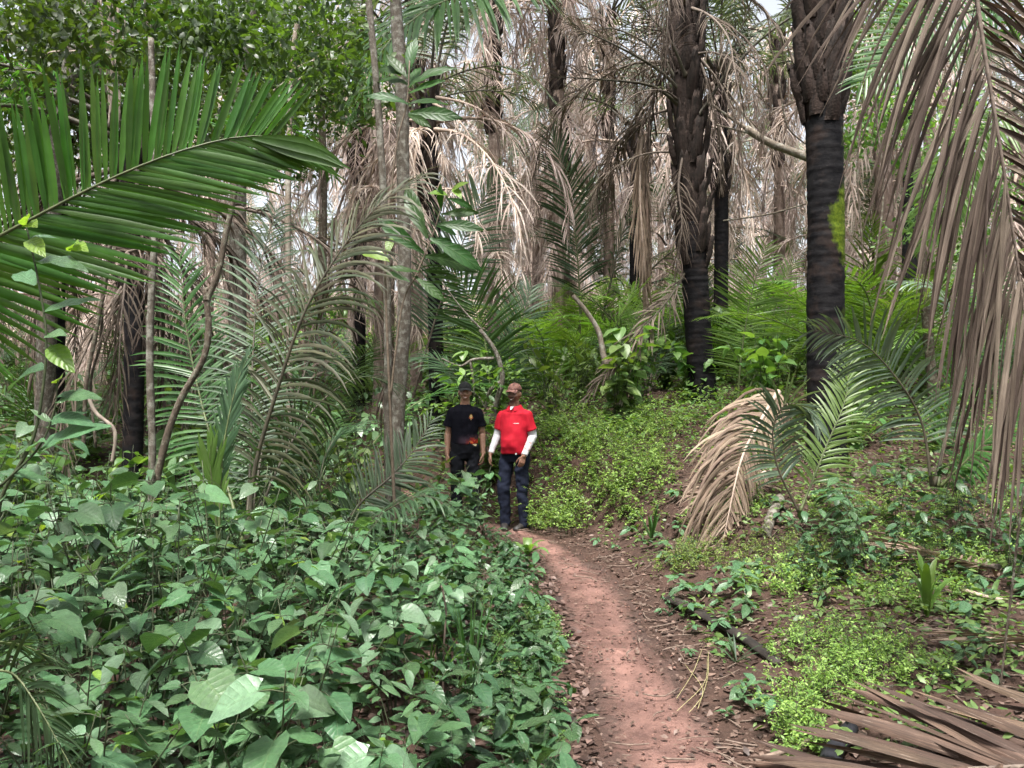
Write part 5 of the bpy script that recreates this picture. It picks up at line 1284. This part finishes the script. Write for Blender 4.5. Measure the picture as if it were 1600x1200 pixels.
def thicket_zone(X, Y):
    px = 800 + X / Y * F
    row = 'at the bottom edge' if Y < 2.9 else 'in the front rows' if Y < 3.8 else 'in the middle rows' if Y < 5.2 else 'in the back rows'
    col = 'below the big green frond' if px < 260 else 'below the pale palm shoot' if px < 450 else 'below the slender trunks' if px < 660 else 'close to the path'
    return row + ' ' + col
for k, (X, Y, h, dp) in enumerate(spots):
    r_ = rg.random()
    if dp < .95 or h < .42: pr, nm, lab, gr = PG[k % 4], 'glossy_shrub', 'low wet glossy-leaved shrub along the left edge of the path', 'glossy shrubs left of the path'
    elif r_ < .58: pr, nm, lab, gr = PH[k % 5], 'heart_leaved_shrub', 'heart-leaved green shrub in the dense thicket left of the path', 'heart-leaved shrubs of the left thicket'
    else: pr, nm, lab, gr = PE[k % 5], 'narrow_leaved_shrub', 'shrub with narrow pointed leaves in the thicket left of the path', 'narrow-leaved shrubs of the left thicket'
    lab = {'glossy_shrub': 'low glossy shrub', 'heart_leaved_shrub': 'heart-leaved green shrub', 'narrow_leaved_shrub': 'shrub with narrow pointed leaves'}[nm] + ' ' + thicket_zone(X, Y)
    loc = (X, Y, gz(X, Y) - .02); o = thing(nm, lab, 'shrub', loc, rg.uniform(0, 6.28), gr, 1.)
    zs = h; rs = np.clip(h, .42, 1.1)          # plants grow taller faster than their leaves grow
    link('stem', pr[0], o, Matrix.Diagonal((rs, rs, zs, 1)))
    for lm, M in pr[1]:
        p_ = M.translation; f = (.56 + .27 * rs) * rg.uniform(.72, 1.25); A = M.to_3x3() * f
        M2 = A.to_4x4(); M2.translation = (p_[0] * rs, p_[1] * rs, p_[2] * zs); link('leaf', lm, o, M2)

# right-hand plants
def one(proto, px, py, Y, s, name, label, group=None, cat='plant'):
    q = at(px, py, Y); return plant(proto, (q[0], q[1], gz(q[0], q[1]) - .01), rg.uniform(0, 6.28), s, name, label, cat, group)
for px, Y, s in ((1270, 6.2, .55), (1330, 5.9, .62), (1385, 5.7, .55), (1330, 6.6, .75), (1430, 6.3, .6), (1290, 5.4, .4), (1480, 5.9, .55), (1400, 6.9, .7), (1540, 6.4, .7), (1590, 5.4, .6), (1350, 6.2, .8), (1300, 6.0, .6), (1440, 5.6, .5), (1500, 6.6, .8), (1250, 5.8, .4), (1570, 6.0, .7)):
    one(PG[int(px) % 4], px, 800, Y, s, 'glossy_shrub', 'dark wet glossy shrub ' + ('on the front' if Y < 5.9 else 'on the rear') + ' bank ' + zone(px), 'glossy shrubs of the right bank', 'shrub')
PS = [shrub_proto(360 + k, L_ELLIP, 1., 1, 6, .62, .12, 0, .05, .012, top=.75) for k in range(4)]
for k in range(120):
    for _ in range(200):
        Y = rg.uniform(3.0, 8.5); X = rg.uniform(path_x(Y) + .36, .68 * Y)
        px = 800 + X / Y * F; gzv = gz(X, Y); py = 614 + (CAM_Z - gzv) / Y * F
        if py > 1080 and px > 1280: continue
        if px > 1180 and px < 1470 and 920 < py < 1120: continue
        break
    plant(PS[k % 4], (X, Y, gzv - .01), rg.uniform(0, 6.28), rg.uniform(.07, .17), 'seedling', 'small seedling sprouting from the soil ' + ('near the bottom edge' if py > 1090 else 'around the bright feathery herbs' if py > 930 and px > 1150 else 'beside the dark plank-like stalk' if py > 900 else 'below the tan fallen frond' if px < 1250 else 'among the glossy shrubs') + (' close to the path' if px < 1120 else ' towards the right edge' if px > 1460 else ''), 'seedling', 'seedlings right of the path')
for k in range(45):
    Y = rg.uniform(2.6, 8.0); X = path_x(Y) - rg.uniform(.36, .75)
    plant(PS[k % 4], (X, Y, gz(X, Y) - .01), rg.uniform(0, 6.28), rg.uniform(.07, .17), 'seedling', 'small seedling at the left margin of the path ' + ('near the bottom edge' if Y < 3.6 else 'opposite the dark plank-like stalk' if Y < 5.8 else 'towards the people'), 'seedling', 'seedlings left of the path')
def rosette(label, px, py, Y, n, L, w_, mat, elev=(45, 80), name='rosette_plant', g=.5):
    q = at(px, py, Y); b = np.array([q[0], q[1], gz(q[0], q[1])]); o = thing(name, label, 'plant', b)
    for k in range(n):
        a = k * 2.4 + rg.normal(0, .3); e = R(rg.uniform(*elev)); d = np.array([math.cos(a) * math.cos(e), math.sin(a) * math.cos(e), math.sin(e)])
        P = [np.array([0, 0, .01])]; dd = d.copy(); l = L * rg.uniform(.7, 1.1)
        for i in range(8): P.append(P[-1] + dd * l / 8); dd = unit(dd + np.array([0, 0, -1]) * g * .25 * (i / 4))
        P = np.array(P); T = unit(np.gradient(P, axis=0)); W = np.tile(unit(np.cross(d, [0, 0, 1])), (9, 1)); mb = MB()
        mb.ribbons(P[None], W[None], np.cross(W, T)[None], (w_ * .5 * np.interp(np.linspace(0, 1, 9), [0, .15, .55, .85, 1], [.5, .7, 1, .65, .04]))[None], .35, rg.random()); link('blade', mb.mesh('blade', mat), o)
    return o
rosette('tuft of broad strap-shaped green blades on the right bank', 1448, 935, 5.0, 7, .42, .055, M_FRONDL, (55, 85), g=1.0)
rosette('upright strap-leaved tuft at the path bend', 1018, 838, 8.0, 8, .36, .030, M_FROND, (60, 85))
rosette('pale green rosette with broad leaves at the feet of the person in red', 824, 872, 7.9, 8, .30, .070, M_BUSH, (20, 65), g=1.0)
rosette('bright rosette at the right edge of the bank', 1548, 850, 5.2, 8, .22, .035, M_BUSH, (15, 60))
rosette('grassy tuft left of the path in the foreground', 735, 1040, 4.0, 16, .62, .012, M_FROND, (65, 88), 'grass_tuft')
rosette('fine grass blades beside the glossy shrubs', 670, 1050, 4.1, 12, .40, .012, M_FRONDL, (50, 85), 'grass_tuft')
rosette('grassy tuft below the dark plank right of the path', 1150, 1030, 4.6, 9, .22, .014, M_FRONDG, (25, 75), 'grass_tuft')
one(PE[1], 760, 800, 8.6, .78, 'narrow_leaved_shrub', 'leafy shrub partly hiding the legs of the person in black', None, 'shrub')
one(PH[1], 735, 800, 8.2, .85, 'heart_leaved_shrub', 'heart-leaved shrub just left of the legs of the person in red', None, 'shrub')
one(PH[2], 690, 800, 7.6, .85, 'heart_leaved_shrub', 'heart-leaved shrub in front of the person in black', None, 'shrub')
one(PG[2], 1365, 1225, 2.62, .22, 'seedling', 'broad-leaved seedling beside the black sheath at the bottom right', None)
one(PG[1], 1048, 935, 5.9, .2, 'seedling', 'leafy seedling growing at the end of the dark plank', None)

# ------------------------------------------------------------------ far shrubs behind the people: foliage joined
FP = []
for k in range(7):
    st, pl = shrub_proto(400 + k, L_ELLIP if k % 2 else L_HEART, 1., 9, 9, .12, .60, 0, .03, top=.12, flat=.5); FP.append((st, joined(pl, 'foliage', M_BUSH)))
FQ = []
for k in range(4):
    st, pl = shrub_proto(420 + k, L_ELLIP, 1., 9, 8, .13, .55, 0, .03, top=.12, flat=.5); FQ.append((st, joined(pl, 'foliage', M_ELLIP)))
rg = np.random.default_rng(8); fs = []; tries = 0
while len(fs) < 290 and tries < 20000:
    tries += 1
    Y = 6.6 + 22 * rg.random() ** 1.35; X = rg.uniform(-.70, .70) * Y; px = 800 + X / Y * F; d = X - path_x(Y)
    if abs(d) < .55 and Y < 12: continue
    if Y < 8.6 and px > 560: continue
    if Y < 10.6 and -1.0 < X < .55: continue
    if Y < 7.6 and rg.random() < .4: continue
    if 1020 < px < 1300 and Y < 10.2: continue
    if px >= 1300 and Y < 7.3: continue
    if 830 < px < 1060 and Y < 11.2: continue
    if 1050 < px < 1200 and Y < 12.8: continue
    if any((X - a) ** 2 + (Y - c_) ** 2 < (.5 + .015 * Y) ** 2 for a, c_ in fs): continue
    fs.append((X, Y)); left = px < 640
    pr = FQ[rg.integers(4)] if (left and rg.random() < .75) else FP[rg.integers(7)]
    o = thing('leafy_shrub', ('nearer ' if Y < 11 else 'distant ' if Y > 17 else '') + 'leafy shrub of the undergrowth ' + zone(px), 'shrub', (X, Y, gz(X, Y) - .05), rg.uniform(0, 6.28), 'shaded undergrowth shrubs at left' if px < 690 else 'undergrowth shrubs behind the people', (rg.uniform(.7, 1.45) if px < 820 else rg.uniform(.95, 1.7)) if px < 1300 else rg.uniform(.5, .95))
    link('stem', pr[0], o); link('foliage', pr[1], o)['kind'] = 'stuff'

# ------------------------------------------------------------------ feathery herb patches, litter, twigs: nobody could count these
def scatter_leaves(P, size, kindg, mat, name, tilt, rgx, rows=3, up_bias=1.0):
    V, Q, uv = leaf_geo(kindg, 2, cols=1, rows=rows); n = len(P); mb = MB()
    a = rgx.uniform(0, 6.283, n); d = unit(np.stack([np.cos(a), np.sin(a), rgx.normal(0, tilt, n)], 1)); up = unit(rgx.normal(0, tilt, (n, 3)) + [0, 0, up_bias]); y = unit(np.cross(up, d)); z = np.cross(d, y)
    s = size * rgx.uniform(.5, 1.4, n)
    W = P[:, None] + s[:, None, None] * (V[None, :, 0:1] * d[:, None] + V[None, :, 1:2] * y[:, None] + V[None, :, 2:3] * z[:, None])
    Qs = (Q[None] + (np.arange(n) * len(V))[:, None, None]).reshape(-1, 4)
    mb.add(W.reshape(-1, 3), Qs, None, np.repeat(rgx.random(n), len(V)), np.tile(uv, (n, 1))); return mb.mesh(name, mat)
def herb_patch(label, blobs, n_stem, h, seed, mat=M_HERB, size=.020, per=46):
    rgx = np.random.default_rng(seed); mb = MB(); P = []
    for k in range(n_stem):
        cx, cy_, rx, ry = blobs[rgx.integers(len(blobs))]; a = rgx.uniform(0, 6.283); q = rgx.random() ** .6
        x, y = cx + rx * q * math.cos(a), cy_ + ry * q * math.sin(a)
        hh = h * (1.1 - .5 * q) * rgx.uniform(.25, 1.2) * (1.7 if rgx.random() < .12 else 1.); ln = rgx.normal(0, .6, 2) * hh
        z = gz(x, y); C = catmull(np.array([[x, y, z - .01], [x + ln[0] * .3, y + ln[1] * .3, z + hh * .6], [x + ln[0], y + ln[1], z + hh]]), 8)
        mb.tube(C, .0016, 3, cap=False)
        for j in range(5):      # side sprays carrying rows of tiny leaflets
            q0 = C[2 + j]; b_ = rgx.uniform(0, 6.283); e = q0 + np.array([math.cos(b_), math.sin(b_), rgx.uniform(-.1, .5)]) * hh * rgx.uniform(.2, .42)
            t_ = rgx.random((per // 5, 1)); P.append(q0 + (e - q0) * t_ + rgx.normal(0, .008, (per // 5, 3)))
    o = tag(link('feathery_herb', mb.mesh('feathery_herb', M_STEM)), label, 'herb patch', None, 'stuff')
    f = link('foliage', scatter_leaves(np.vstack(P), size, 'ellip', mat, 'foliage', .45, rgx), o); f['kind'] = 'stuff'
def blob_at(px, py, Y, rx, ry): q = at(px, py, Y); return (q[0], q[1], rx, ry)
herb_patch('bright yellow-green feathery herbs right of the person in red', [blob_at(880, 770, 9.4, .45, .6), blob_at(920, 740, 9.9, .6, .7), blob_at(970, 740, 9.6, .6, .6), blob_at(1000, 760, 8.9, .4, .5), blob_at(930, 690, 11, .8, .8), blob_at(1020, 700, 11, .5, .8), blob_at(860, 700, 10.8, .4, .6)], 560, .46, 1, size=.034, per=40)
herb_patch('feathery green herbs on the bank near the bottom right', [blob_at(1290, 1080, 3.9, .22, .25), blob_at(1340, 1030, 4.1, .32, .3), blob_at(1400, 1020, 4.2, .25, .3), blob_at(1290, 990, 4.5, .35, .3), blob_at(1250, 1120, 3.6, .12, .2)], 230, .24, 2, size=.019, per=50)
herb_patch('thin olive herbs below the tan fallen frond', [blob_at(1120, 835, 6.9, .5, .4), blob_at(1200, 830, 6.7, .5, .4), blob_at(1270, 850, 6.4, .3, .3), blob_at(1080, 860, 6.9, .2, .3)], 200, .22, 3, M_HERB, .020, per=30)
herb_patch('soft green herbs scattered over the right bank below the arched palm frond', [blob_at(1350, 760, 7.2, .5, .6), blob_at(1460, 800, 6.4, .5, .5), blob_at(1240, 890, 5.9, .35, .4), blob_at(1420, 900, 5.4, .4, .35), blob_at(1540, 760, 7.2, .5, .5), blob_at(1130, 800, 7.8, .4, .4)], 420, .24, 5, M_HERB, .026, per=36)
herb_patch('low creeping herbs along the left margin of the path', [blob_at(790, 960, 5.8, .28, .9), blob_at(800, 1060, 4.7, .22, .7), blob_at(850, 1000, 5.3, .12, .7), blob_at(820, 1130, 3.9, .2, .5)], 460, .07, 4, M_BUSH, .018)

def ground_cover(label, n, x0, x1, y0, y1, keep, hmax, size, mat, seed):
    """low mixed seedlings and creepers: an uncountable carpet of small leaves on short stalks"""
    r2 = np.random.default_rng(seed); X = r2.uniform(x0, x1, n); Y = y0 + (y1 - y0) * r2.random(n) ** 1.3; k = (np.abs(X) < .70 * Y) & keep(X - path_x(Y), Y, r2); X, Y = X[k], Y[k]
    cl = vnoise(X * 2.2, Y * 2.2, seed); k = r2.random(len(X)) < np.clip(cl * 2.4 - .5, 0.05, 1); X, Y = X[k], Y[k]
    h = hmax(X - path_x(Y)) * r2.random(len(X)) ** 1.2; P = np.stack([X, Y, ground(X, Y) + .012 + h], 1)
    o = tag(link('ground_cover', scatter_leaves(P, size, 'ellip', mat, 'ground_cover', .35, r2, 4)), label, 'ground cover', None, 'stuff')
ground_cover('carpet of small leaves filling the floor of the left thicket', 30000, -6, .5, 2.2, 10, lambda d, Y, r2: d < -.42, lambda d: np.clip(-.1 - .55 * d, .05, .5), .062, M_GLOSS, 31)
ground_cover('sparse carpet of small green leaves on the right bank', 42000, .9, 8, 3.2, 13, lambda d, Y, r2: (d > .5) & (r2.random(len(d)) < .25 + .25 * d), lambda d: np.clip(.03 + .07 * d, .03, .3), .055, M_BUSH, 32)
ground_cover('leafy carpet on the slope behind the people', 26000, -9, 6, 10, 20, lambda d, Y, r2: np.abs(d) > .1, lambda d: .3 + 0 * d, .085, M_BUSH, 33)
rgx = np.random.default_rng(21)
def litter_points(n, x0, x1, y0, y1, keep):
    X = rgx.uniform(x0, x1, n); Y = y0 + (y1 - y0) * rgx.random(n) ** 1.4; d = X - path_x(Y); k = (np.abs(X) < .72 * Y + .3) & keep(d, Y); X, Y = X[k], Y[k]
    return np.stack([X, Y, ground(X, Y) + .008], 1)
P = litter_points(80000, -6, 8, 2.2, 15, lambda d, Y: (d > .30) & (rgx.random(len(d)) < np.clip(.25 + .5 * (d - .3), .2, .8)))
tag(link('leaf_litter', scatter_leaves(P, .050, 'round', M_LITTER, 'leaf_litter', .28, rgx)), 'brown dead leaf litter on the soil right of the path', 'leaf litter', None, 'stuff')
P = litter_points(26000, -6, 1, 2.2, 11, lambda d, Y: (d < -.26))
tag(link('leaf_litter', scatter_leaves(P, .055, 'round', M_LITTER, 'leaf_litter', .28, rgx)), 'dead leaf litter under the shrubs left of the path', 'leaf litter', None, 'stuff')
P = litter_points(12000, -.5, 1.5, 2.4, 9.5, lambda d, Y: (np.abs(d) < .62) & (rgx.random(len(d)) < .10 + np.abs(d) * 1.2)); P[:, 2] -= .004
tag(link('leaf_litter', scatter_leaves(P, .030, 'round', M_LITTER, 'leaf_litter', .22, rgx)), 'scattered leaf crumbs lying on the red clay path', 'leaf litter', None, 'stuff')
mb = MB()
for k in range(520):
    Y = rgx.uniform(2.6, 9.5); X = path_x(Y) + (rgx.uniform(.3, 2.6) if k % 6 else rgx.uniform(-.35, .45)); a = rgx.uniform(0, 6.283); l = rgx.uniform(.04, .22)
    q = np.array([[X + math.cos(a) * l * f, Y + math.sin(a) * l * f, 0] for f in (-.5, 0, .5)]); q[1, :2] += rgx.normal(0, .02, 2); q[:, 2] = ground(q[:, 0], q[:, 1]) + .006 + rgx.random() * .012
    mb.tube(catmull(q, 5), rgx.uniform(.0015, .005), 4, rnd=rgx.random())
tag(link('twigs', mb.mesh('twigs', M_TWIG)), 'small dead twigs strewn over the path and bank', 'twigs', None, 'stuff')

# crumbs and small clods of clay on and beside the path
OV = np.array([[1, 0, 0], [0, 1, 0], [-1, 0, 0], [0, -1, 0], [0, 0, .7], [0, 0, -.7]], float); OT = np.array([[0, 1, 4], [1, 2, 4], [2, 3, 4], [3, 0, 4], [1, 0, 5], [2, 1, 5], [3, 2, 5], [0, 3, 5]])
n = 2200; Y = 2.5 + 7 * rgx.random(n) ** 1.5; X = path_x(Y) + rgx.normal(.12, .42, n); s_ = .0035 + .011 * rgx.random(n) ** 4
W = OV[None] * s_[:, None, None] * rgx.uniform(.6, 1.4, (n, 6, 1)); W = W + np.stack([X, Y, ground(X, Y) - .008], 1)[:, None]
mb = MB(); mb.add(W.reshape(-1, 3), None, (OT[None] + (np.arange(n) * 6)[:, None, None]).reshape(-1, 3), rnd=np.repeat(rgx.random(n), 6))
tag(link('clay_crumbs', mb.mesh('clay_crumbs', plain_mat('clay_crumb', (.10, .058, .047), (.22, .125, .10), .9, 7, 0, spec=.2))), 'small clods and crumbs of clay strewn on the path', 'clay crumbs', None, 'stuff')

# the dark plank-like stalk at the foot of the bank, the black sheath, loose sticks
def stalk(name, label, cat, P, wid, th, mat):
    b = P[0].copy(); C = catmull(P, 14) - b; T = unit(np.gradient(C, axis=0)); S = unit(np.cross(T, [0, 0, 1.])); U = np.cross(S, T); wv = np.linspace(1, .6, 14) * wid; mb = MB(); V = []
    for k in range(14):
        for su, sv in ((-1, -.3), (-1, .3), (-.5, 1), (.5, 1), (1, .3), (1, -.3), (0, -.6)): V.append(C[k] + S[k] * su * wv[k] * (1 + .1 * math.sin(k * 2.3 + su)) + U[k] * sv * th)
    Q = [(k * 7 + j, k * 7 + (j + 1) % 7, k * 7 + 7 + (j + 1) % 7, k * 7 + 7 + j) for k in range(13) for j in range(7)]
    V = np.array(V); V2 = np.vstack([V, C[:1], C[-1:]]); T_ = [(98, (j + 1) % 7, j) for j in range(7)] + [(99, 91 + j, 91 + (j + 1) % 7) for j in range(7)]
    mb.add(V2, Q, T_); o = link(name, mb.mesh(name, mat)); o.location = b; return tag(o, label, cat)
def gp(px, py, Y, h): q = at(px, py, Y); return np.array([q[0], q[1], gz(q[0], q[1]) + h])
M_CHAR = plain_mat('charred_wood', (.010, .008, .007), (.045, .033, .027), .75, 14, .7, (1, .3, 1))
stalk('charred_stalk', 'dark weathered palm stalk edging the path like a plank', 'palm stalk', np.array([gp(1048, 920, 6.2, .01), gp(1105, 950, 5.5, .035), gp(1160, 990, 5.0, .03), gp(1218, 1040, 4.4, .01)]), .055, .022, M_CHAR)
stalk('black_sheath', 'glossy black curved palm sheath at the bottom right beside the fallen frond', 'palm sheath', np.array([gp(1268, 1230, 2.95, .03), gp(1282, 1180, 3.15, .05), gp(1300, 1130, 3.35, .05), gp(1330, 1100, 3.5, .05)]), .055, .03, plain_mat('black_sheath', (.006, .006, .008), (.02, .02, .025), .6, 8, .3, spec=.2))
stalk('fallen_branch', 'brown stick lying from the path to the black sheath', 'stick', np.array([gp(1180, 1170, 3.45, .02), gp(1250, 1150, 3.5, .05), gp(1350, 1110, 3.55, .07)]), .012, .012, M_TWIG)
stalk('fallen_branch', 'pale stick lying on the right bank near the rosette', 'stick', np.array([gp(1500, 838, 5.4, .04), gp(1540, 850, 5.2, .05), gp(1575, 862, 5.1, .05)]), .016, .014, M_RACHT)
def log(label, P, r, mat):
    b = P[0].copy(); mb = MB(); mb.tube(catmull(P, 30) - b, r * (1 + .2 * (vnoise(np.arange(30) * .4, 0 * np.arange(30), 6) - .5)), 14, bump=.14, seed=4); o = link('fallen_log', mb.mesh('fallen_log', mat)); o.location = b; return tag(o, label, 'log')
log('grey fallen log end poking out below the tan frond', np.array([gp(1196, 806, 7.0, .01), gp(1205, 785, 7.3, .04), gp(1218, 760, 7.8, .06)]), .045, M_BARK)
log('long brown fallen trunk lying behind the right-hand shrubs', np.array([gp(1330, 700, 8.6, -.02), gp(1430, 690, 8.5, .03), gp(1580, 680, 8.6, .0)]), .065, M_BARK2)
stalk('fallen_branch', 'thin brown stick standing in the left shrubs near the path', 'stick', np.array([gp(692, 1100, 4.0, .0), at(694, 1010, 4.0), at(697, 960, 4.0), at(690, 915, 4.0)]), .006, .006, M_TWIG)
# yellowed grass stalks lying over the path edge
mb = MB()
for k in range(4):
    x0 = rgx.uniform(1.02, 1.10); a = np.array([x0 - .16 + rgx.normal(0, .05), 4.0 + rgx.normal(0, .12), 0]); e = np.array([x0 + .10 + rgx.normal(0, .07), 4.75 + rgx.normal(0, .12), 0]); q = np.array([a, (a + e) / 2 + rgx.normal(0, .03, 3), e]); q[:, 2] = ground(q[:, 0], q[:, 1]) + [.006, rgx.uniform(.01, .04), rgx.uniform(.01, .06)]; mb.tube(catmull(q, 8), .0016, 4)
tag(link('dry_grass', mb.mesh('dry_grass', plain_mat('straw', (.30, .27, .12), (.42, .38, .2), .7))), 'yellow straw stalks leaning over the right path edge', 'dry grass', None, 'stuff')
# ------------------------------------------------------------------ the forest behind everything
rg = np.random.default_rng(91)
mbf = {}
def bake(me, M, key, mats):
    mb = mbf.setdefault(key, (MB(), mats))[0]
    A = np.array(M); V = co(me) @ A[:3, :3].T + A[:3, 3]
    lt = np.zeros(len(me.loops), np.int32); me.loops.foreach_get('vertex_index', lt)
    tot = np.zeros(len(me.polygons), np.int32); me.polygons.foreach_get('loop_total', tot)
    mi = np.zeros(len(me.polygons), np.int32); me.polygons.foreach_get('material_index', mi)
    st = np.zeros(len(me.polygons), np.int32); me.polygons.foreach_get('loop_start', st)
    rn = np.zeros(len(V), np.float32); me.attributes['rnd'].data.foreach_get('value', rn)
    n0 = mb.n; first = True
    for m_ in (0, 1):
        k = (tot == 4) & (mi == m_)
        if not k.any(): continue
        Q = lt[st[k][:, None] + np.arange(4)[None]]
        if first: mb.add(V, Q, None, rn, None, m_); first = False
        else: mb.Q.append(Q + n0); mb.mq.append(np.full(len(Q), m_))
G_LOW = variants((M_RACH, M_FRONDF), CROWN, n=26, w=.06, K=4)
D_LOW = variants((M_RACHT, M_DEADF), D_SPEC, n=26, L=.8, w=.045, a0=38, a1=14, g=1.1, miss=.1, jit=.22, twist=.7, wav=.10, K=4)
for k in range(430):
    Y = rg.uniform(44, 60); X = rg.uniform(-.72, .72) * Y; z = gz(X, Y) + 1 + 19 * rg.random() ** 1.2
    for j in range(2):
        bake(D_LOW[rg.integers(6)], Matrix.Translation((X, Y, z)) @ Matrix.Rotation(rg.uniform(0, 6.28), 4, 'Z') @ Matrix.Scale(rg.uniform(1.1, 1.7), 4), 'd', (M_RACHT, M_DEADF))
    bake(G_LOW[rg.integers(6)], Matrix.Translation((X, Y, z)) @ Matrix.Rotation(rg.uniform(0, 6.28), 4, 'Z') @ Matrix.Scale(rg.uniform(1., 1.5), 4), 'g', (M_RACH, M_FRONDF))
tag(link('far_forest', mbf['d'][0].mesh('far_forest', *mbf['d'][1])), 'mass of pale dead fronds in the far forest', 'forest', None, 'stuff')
tag(link('far_forest', mbf['g'][0].mesh('far_forest', *mbf['g'][1])), 'mass of green fronds in the far forest', 'forest', None, 'stuff')
mbs = MB()
for k in range(260):     # shrubs too far away to tell apart
    Y = rg.uniform(28, 58); X = rg.uniform(-.7, .7) * Y; me = FP[rg.integers(7)][1]; A = np.array(Matrix.Rotation(rg.uniform(0, 6.28), 3, 'Z')) * rg.uniform(1.2, 2.4)
    V = co(me) @ A.T + [X, Y, gz(X, Y) - .1]; lt = np.zeros(len(me.loops), np.int32); me.loops.foreach_get('vertex_index', lt); rn = np.zeros(len(V), np.float32); me.attributes['rnd'].data.foreach_get('value', rn)
    mbs.add(V, lt.reshape(-1, 4), None, rn)
tag(link('far_undergrowth', mbs.mesh('far_undergrowth', M_BUSH)), 'green undergrowth carpeting the far forest floor', 'undergrowth', None, 'stuff')

# ------------------------------------------------------------------ unseen palms added beside and behind the camera to block low sky light
rg = np.random.default_rng(303)
for k, (X, Y, h) in enumerate(((-5.5, .5, 5), (-7, -4, 6), (-3.5, -7, 5), (2.5, -7.5, 6), (6, -3, 5.5), (6.8, 2.2, 6), (-9, 3, 6), (9.5, 5, 6), (0.2, -12, 7), (-10, -10, 8), (9, -10, 8))):
    o = thing('palm_tree', 'unseen palm added beside or behind the camera to block low light', 'palm tree', (X, Y, gz(X, Y) - .1), 0, 'added palms beside and behind the camera')
    top = np.array([0, 0, float(h)]); link('trunk', trunk_mesh(np.array([[0, 0, 0], top * .5, top]), .2, M_TRUNK, .14, 12, k), o)
    crown(o, top, G_FAR, D_FAR, 9, 10, 1.1, rg)
    for j in range(8): link('dead_frond', D_FAR[rg.integers(6)], o, kind='stuff', M=Matrix.Translation(top * rg.uniform(.4, .9)) @ Matrix.Rotation(rg.uniform(0, 6.28), 4, 'Z') @ Matrix.Scale(.8, 4))
